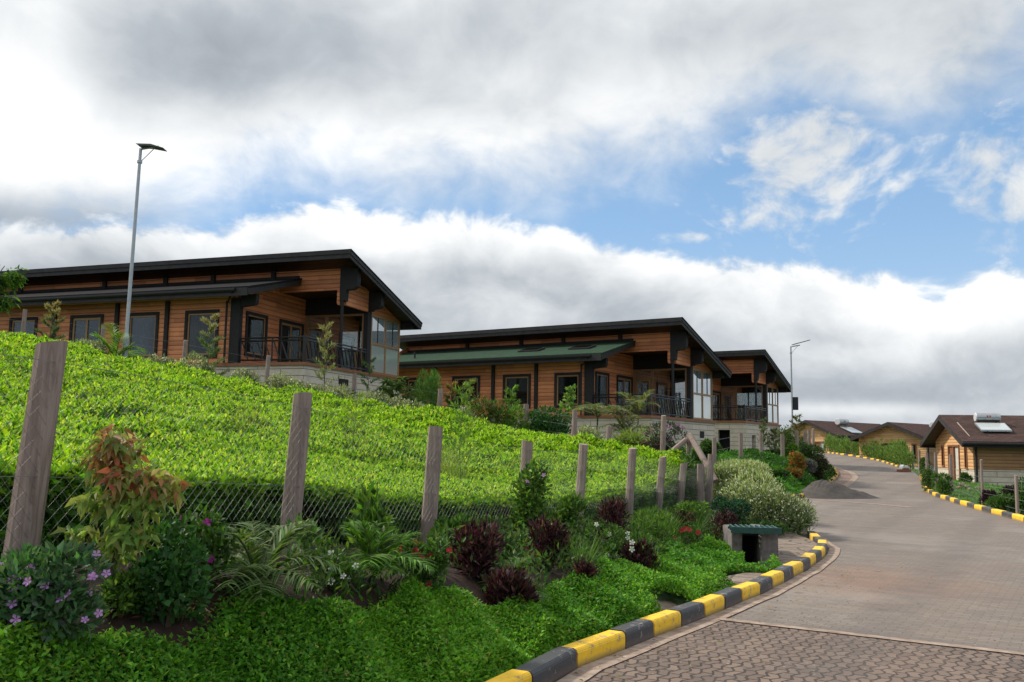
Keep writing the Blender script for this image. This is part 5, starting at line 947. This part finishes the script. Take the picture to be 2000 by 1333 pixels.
# left edge tree
tr=empty('leafy_tree',(at_(-75,14),14,tz(at_(-75,14),14)),0,'light green leafy branch of a tree entering at the left edge of the photo','tree'); zt=at(-20,545,14)[2]-tr.location.z
m=MB(); m.poly([(0,0,-.3),(-.1,0,zt*.6),(0,.1,zt*1.15)],[.09,.06,.03],8); 
for a,b_ in (((0,0,zt*.75),(.62,0,zt+.02)),((0,0,zt*.7),(.5,-.1,zt-.35)),((0,0,zt*.8),(.3,.2,zt*1.02+.2))): m.tube(a,b_,.02,.006,5)
m.obj('trunk',M['stem'],tr); n=1500; c=np.array([-.10,0,zt]); P=c+rdir(n)*RNG.uniform(.2,1,(n,1))**.5*np.array([.38,.4,.5]); ex=RNG.uniform(0,1,(400,1)); P=np.r_[P,np.array([.25,0,zt-.1])+ex*np.array([.38,0,.15])+RNG.normal(0,.06,(400,3)),np.array([.15,0,zt-.4])+ex*np.array([.34,0,.05])+RNG.normal(0,.06,(400,3))]; n=len(P)
leaves('crown',P,RNG.normal(0,.5,(n,3))+np.array([.4,0,-.2]),rdir(n)+np.array([0,0,1]),.11,.028,pal(G_LITE+G_MID,n),tr,droop=.2)

# ------------------------------------------------------------------ planted island beyond the side road
isl=np.array(KF+KI+[(22,62),(19.5,60),(17,52),(12,46),(7,42),(3,38),(1,33)])
def inpoly(P,X,Y):
    c=np.zeros(X.shape,bool); j=len(P)-1
    for i in range(len(P)):
        xi,yi=P[i];xj,yj=P[j]
        if yi!=yj: c^=((yi>Y)!=(yj>Y))&(X<(xj-xi)*(Y-yi)/(yj-yi)+xi)
        j=i
    return c
n=230000; X=RNG.uniform(1,25,n);Y=RNG.uniform(31,66,n); ok=inpoly(isl,X,Y)&(segd(X,Y,POLY,True)>.22)&(~inside(X,Y)); X=X[ok];Y=Y[ok]; n=len(X)
hk=.22+.16*np.sin(X*1.7+Y*.8)*np.sin(Y*1.1); zz=Tz(X,Y)+hk*RNG.uniform(.2,1.1,n); pt_=np.sin(X*.9+1)*np.sin(Y*.7)+RNG.normal(0,.3,n)
C=np.where((pt_>.1)[:,None],pal([(.075,.25,.02),(.055,.19,.016),(.11,.28,.025)],n,.2),pal([(.045,.15,.015),(.03,.10,.012)],n,.2))
io=leaves('island_ground_cover',np.c_[X,Y,zz],RNG.normal(0,.6,(n,3))+np.array([0,-.3,.5]),rdir(n)*.6+np.array([0,-.4,1.]),.13,.06,C); tag(io,'bright green creeping plant covering the planted island beyond the side road','ground cover',kind='stuff')
IS=[(1335,36,880,36,'dark_shrub',G_DARK+G_MID,'dark green bush right behind the braced corner post'),(1385,37,862,22,'leafy_shrub',G_MID,'upright green bush at the left foot of the farthest timber house'),(1400,40,880,20,'dark_shrub',G_DARK+G_MID,'dark green bush before the garage opening'),(1462,40,880,24,'leafy_shrub',G_MID,'rounded green bush under the pier beside the garage opening'),(1500,44,880,30,'dark_shrub',G_DARK+G_MID,'low green bush below the slender sapling of the island'),(1470,36,915,22,'brown_shrub',[(.09,.05,.03),(.05,.07,.03)],'brownish bush in the middle of the island slope'),(1438,34.5,912,20,'brown_shrub',[(.07,.05,.03),(.05,.07,.03)],'dull bush on the left of the island slope'),(1512,35,922,22,'dark_shrub',G_DARK,'very dark low bush near the island kerb'),(1556,37,888,15,'orange_shrub',[(.50,.17,.05),(.35,.13,.04),(.12,.18,.03),(.08,.16,.03)],'bright orange leaved shrub on the planted island'),(1545,36.5,918,18,'orange_shrub',[(.28,.11,.03),(.15,.13,.03)],'duller orange and green shrub below the bright orange one'),(1601,42,888,27,'dark_shrub',[(.035,.03,.02),(.06,.035,.03),(.03,.06,.02)],'dark spreading bush at the right tip of the planted island'),(1572,41,898,20,'grey_shrub',[(.10,.14,.10),(.18,.15,.2)],'greyish bush with mauve flowers left of the dark spreading bush'),(1583,46,868,22,'leafy_shrub',G_MID+G_GREY[:1],'grey green bush by the last grey posts'),(1545,43,868,12,'cypress',[(.14,.28,.03),(.10,.22,.03)],'small bright conical shrub beside the orange one'),(1540,52,835,26,'leafy_shrub',G_MID+[(.12,.10,.04)],'tall mixed green bush at the foot of the far street lamp'),(1572,56,845,22,'leafy_shrub',G_MID+[(.14,.08,.05)],'green and russet bush right of the far street lamp'),(1497,33.5,935,22,'dark_shrub',G_DARK+G_MID,'low dark green bush beside the side road kerb')]
for px,Y,tp,rp,nm,cols,lb in IS: B_(px,Y,tp,rp,nm,lb,'shrub',2200,.13,.05,cols,k=9,ry=rp*Y/FPX*.8)
sp(1512,43,838,'slender sapling before the stone base of the farthest timber house',700,.15,.035,[(.12,.16,.07),(.18,.2,.1)],.2,cz0=.3)
sp(1492,42,818,'taller thin sapling rising to the glass corner of the farthest timber house',600,.15,.035,[(.12,.16,.07),(.18,.2,.1)],.12,cz0=.35)
sp(1557,55,812,'sapling with thin reddish leaves beside the far street lamp',500,.2,.05,[(.10,.16,.05),(.2,.13,.06)],.22,cz0=.4)

# ------------------------------------------------------------------ hedge of tall plants and lawn on the right
hx=lerpc(np.array([(p[0]+.9,p[1]+.5,0) for p in KR2]),39)
for i,q in enumerate(hx[:38]):
    x,y=q[0]+RNG.uniform(-.1,.1),q[1]; z=tz(x,y); h=1.65*RNG.uniform(.8,1.2)
    bush('hedge_shrub','%s tall shrub from the rubble pile in the hedge behind the far kerb'%ordw(i+1),'hedge shrub',x,y,.42,h,420,.24,.045,[(.11,.22,.04),(.17,.28,.06),(.24,.30,.10),(.06,.14,.03)],group='tall shrubs of the hedge behind the far kerb',k=7,upright=1.6,stems=3)
# lawn grass on the right verge
n=150000; X=RNG.uniform(9,45,n);Y=RNG.uniform(14,62,n); ok=(~inside(X,Y))&(segd(X,Y,POLY,True)>.25)&(X/Y<.62)&(X>np.interp(Y,[14,22,30,44,62],[10.6,12.3,14.5,19,24]))&(RNG.uniform(0,1,n)<np.clip(30/Y,.3,1)); X=X[ok];Y=Y[ok];n=len(X); C=pal([(.09,.25,.025),(.13,.30,.035),(.06,.17,.02)],n,.2)
gr=blades('lawn_grass',np.c_[X,Y,Tz(X,Y)],RNG.normal(0,.45,(n,3))+np.array([0,0,1.]),RNG.uniform(.09,.22,n),.02,.3,C,None,2); tag(gr,'green grass on the verge in front of the cottages','grass',kind='stuff')
for px,Y,tp,rp,cols,lb in [(1950,27.5,958,26,[(.05,.12,.03),(.08,.16,.03)],'feathery green bush below the stone base of the nearest cottage'),(1998,27,940,20,G_MID,'green bush at the right edge of the photo behind the last wire post'),(1930,31,955,14,[(.03,.01,.03),(.05,.02,.04)],'dark purple plant under the stone base of the nearest cottage'),(1975,32,945,18,[(.03,.012,.03),(.04,.05,.03)],'dark plant right of the purple one under the nearest cottage'),(1815,38,915,12,G_MID+G_GREY[:1],'straggly green bush at the bend of the right kerb'),(1835,36,925,18,G_MID,'low green bush before the steps of the nearest cottage'),(1884,44,925,10,G_MID,'small young plant beside the double door'),(1806,50,895,10,G_MID,'narrow green bush left of the nearest cottage')]:
    B_(px,Y,tp,rp,'verge_bush',lb,'shrub',1300,.13,.035,cols,k=8)
sh=gpr(1885,962); m=MB(); rg=random.Random(3)
for k in range(26):
    a=rg.uniform(0,6.28); q=rg.random()**.6; x,y=sh[0]+math.cos(a)*q*.95,sh[1]+math.sin(a)*q*.7; s_=rg.uniform(.04,.09); z=tz(x,y)+(1-q)*.16; m.tube((x,y,z),(x+rg.uniform(-.1,.1),y,z+s_),s_,s_*.6,6)
tag(m.obj('gravel_heap',M['edging'],None,.01),'small pale heap of gravel on the grass before the nearest cottage','gravel heap')
rk=gpr(1958,996); m=MB(); m.prism([(-.55,0),(.5,0),(.45,.25),(.1,.33),(-.5,.28)],'y',-.2,.25); q=m.obj('kerb_rubble',M['conc'],None,.03); q.location=(rk[0]+.3,rk[1]+.3,tz(rk[0],rk[1])); tag(q,'loose grey concrete block lying on the grass behind the right kerb','concrete block')
m=MB(); pb=gpr(1890,935); m.box(22.05,22.85,46.5,49.5,-.05,.12); 
q=m.obj('door_step',M['conc'],None,.02); tag(q,'low concrete step at the double door of the nearest cottage','step')
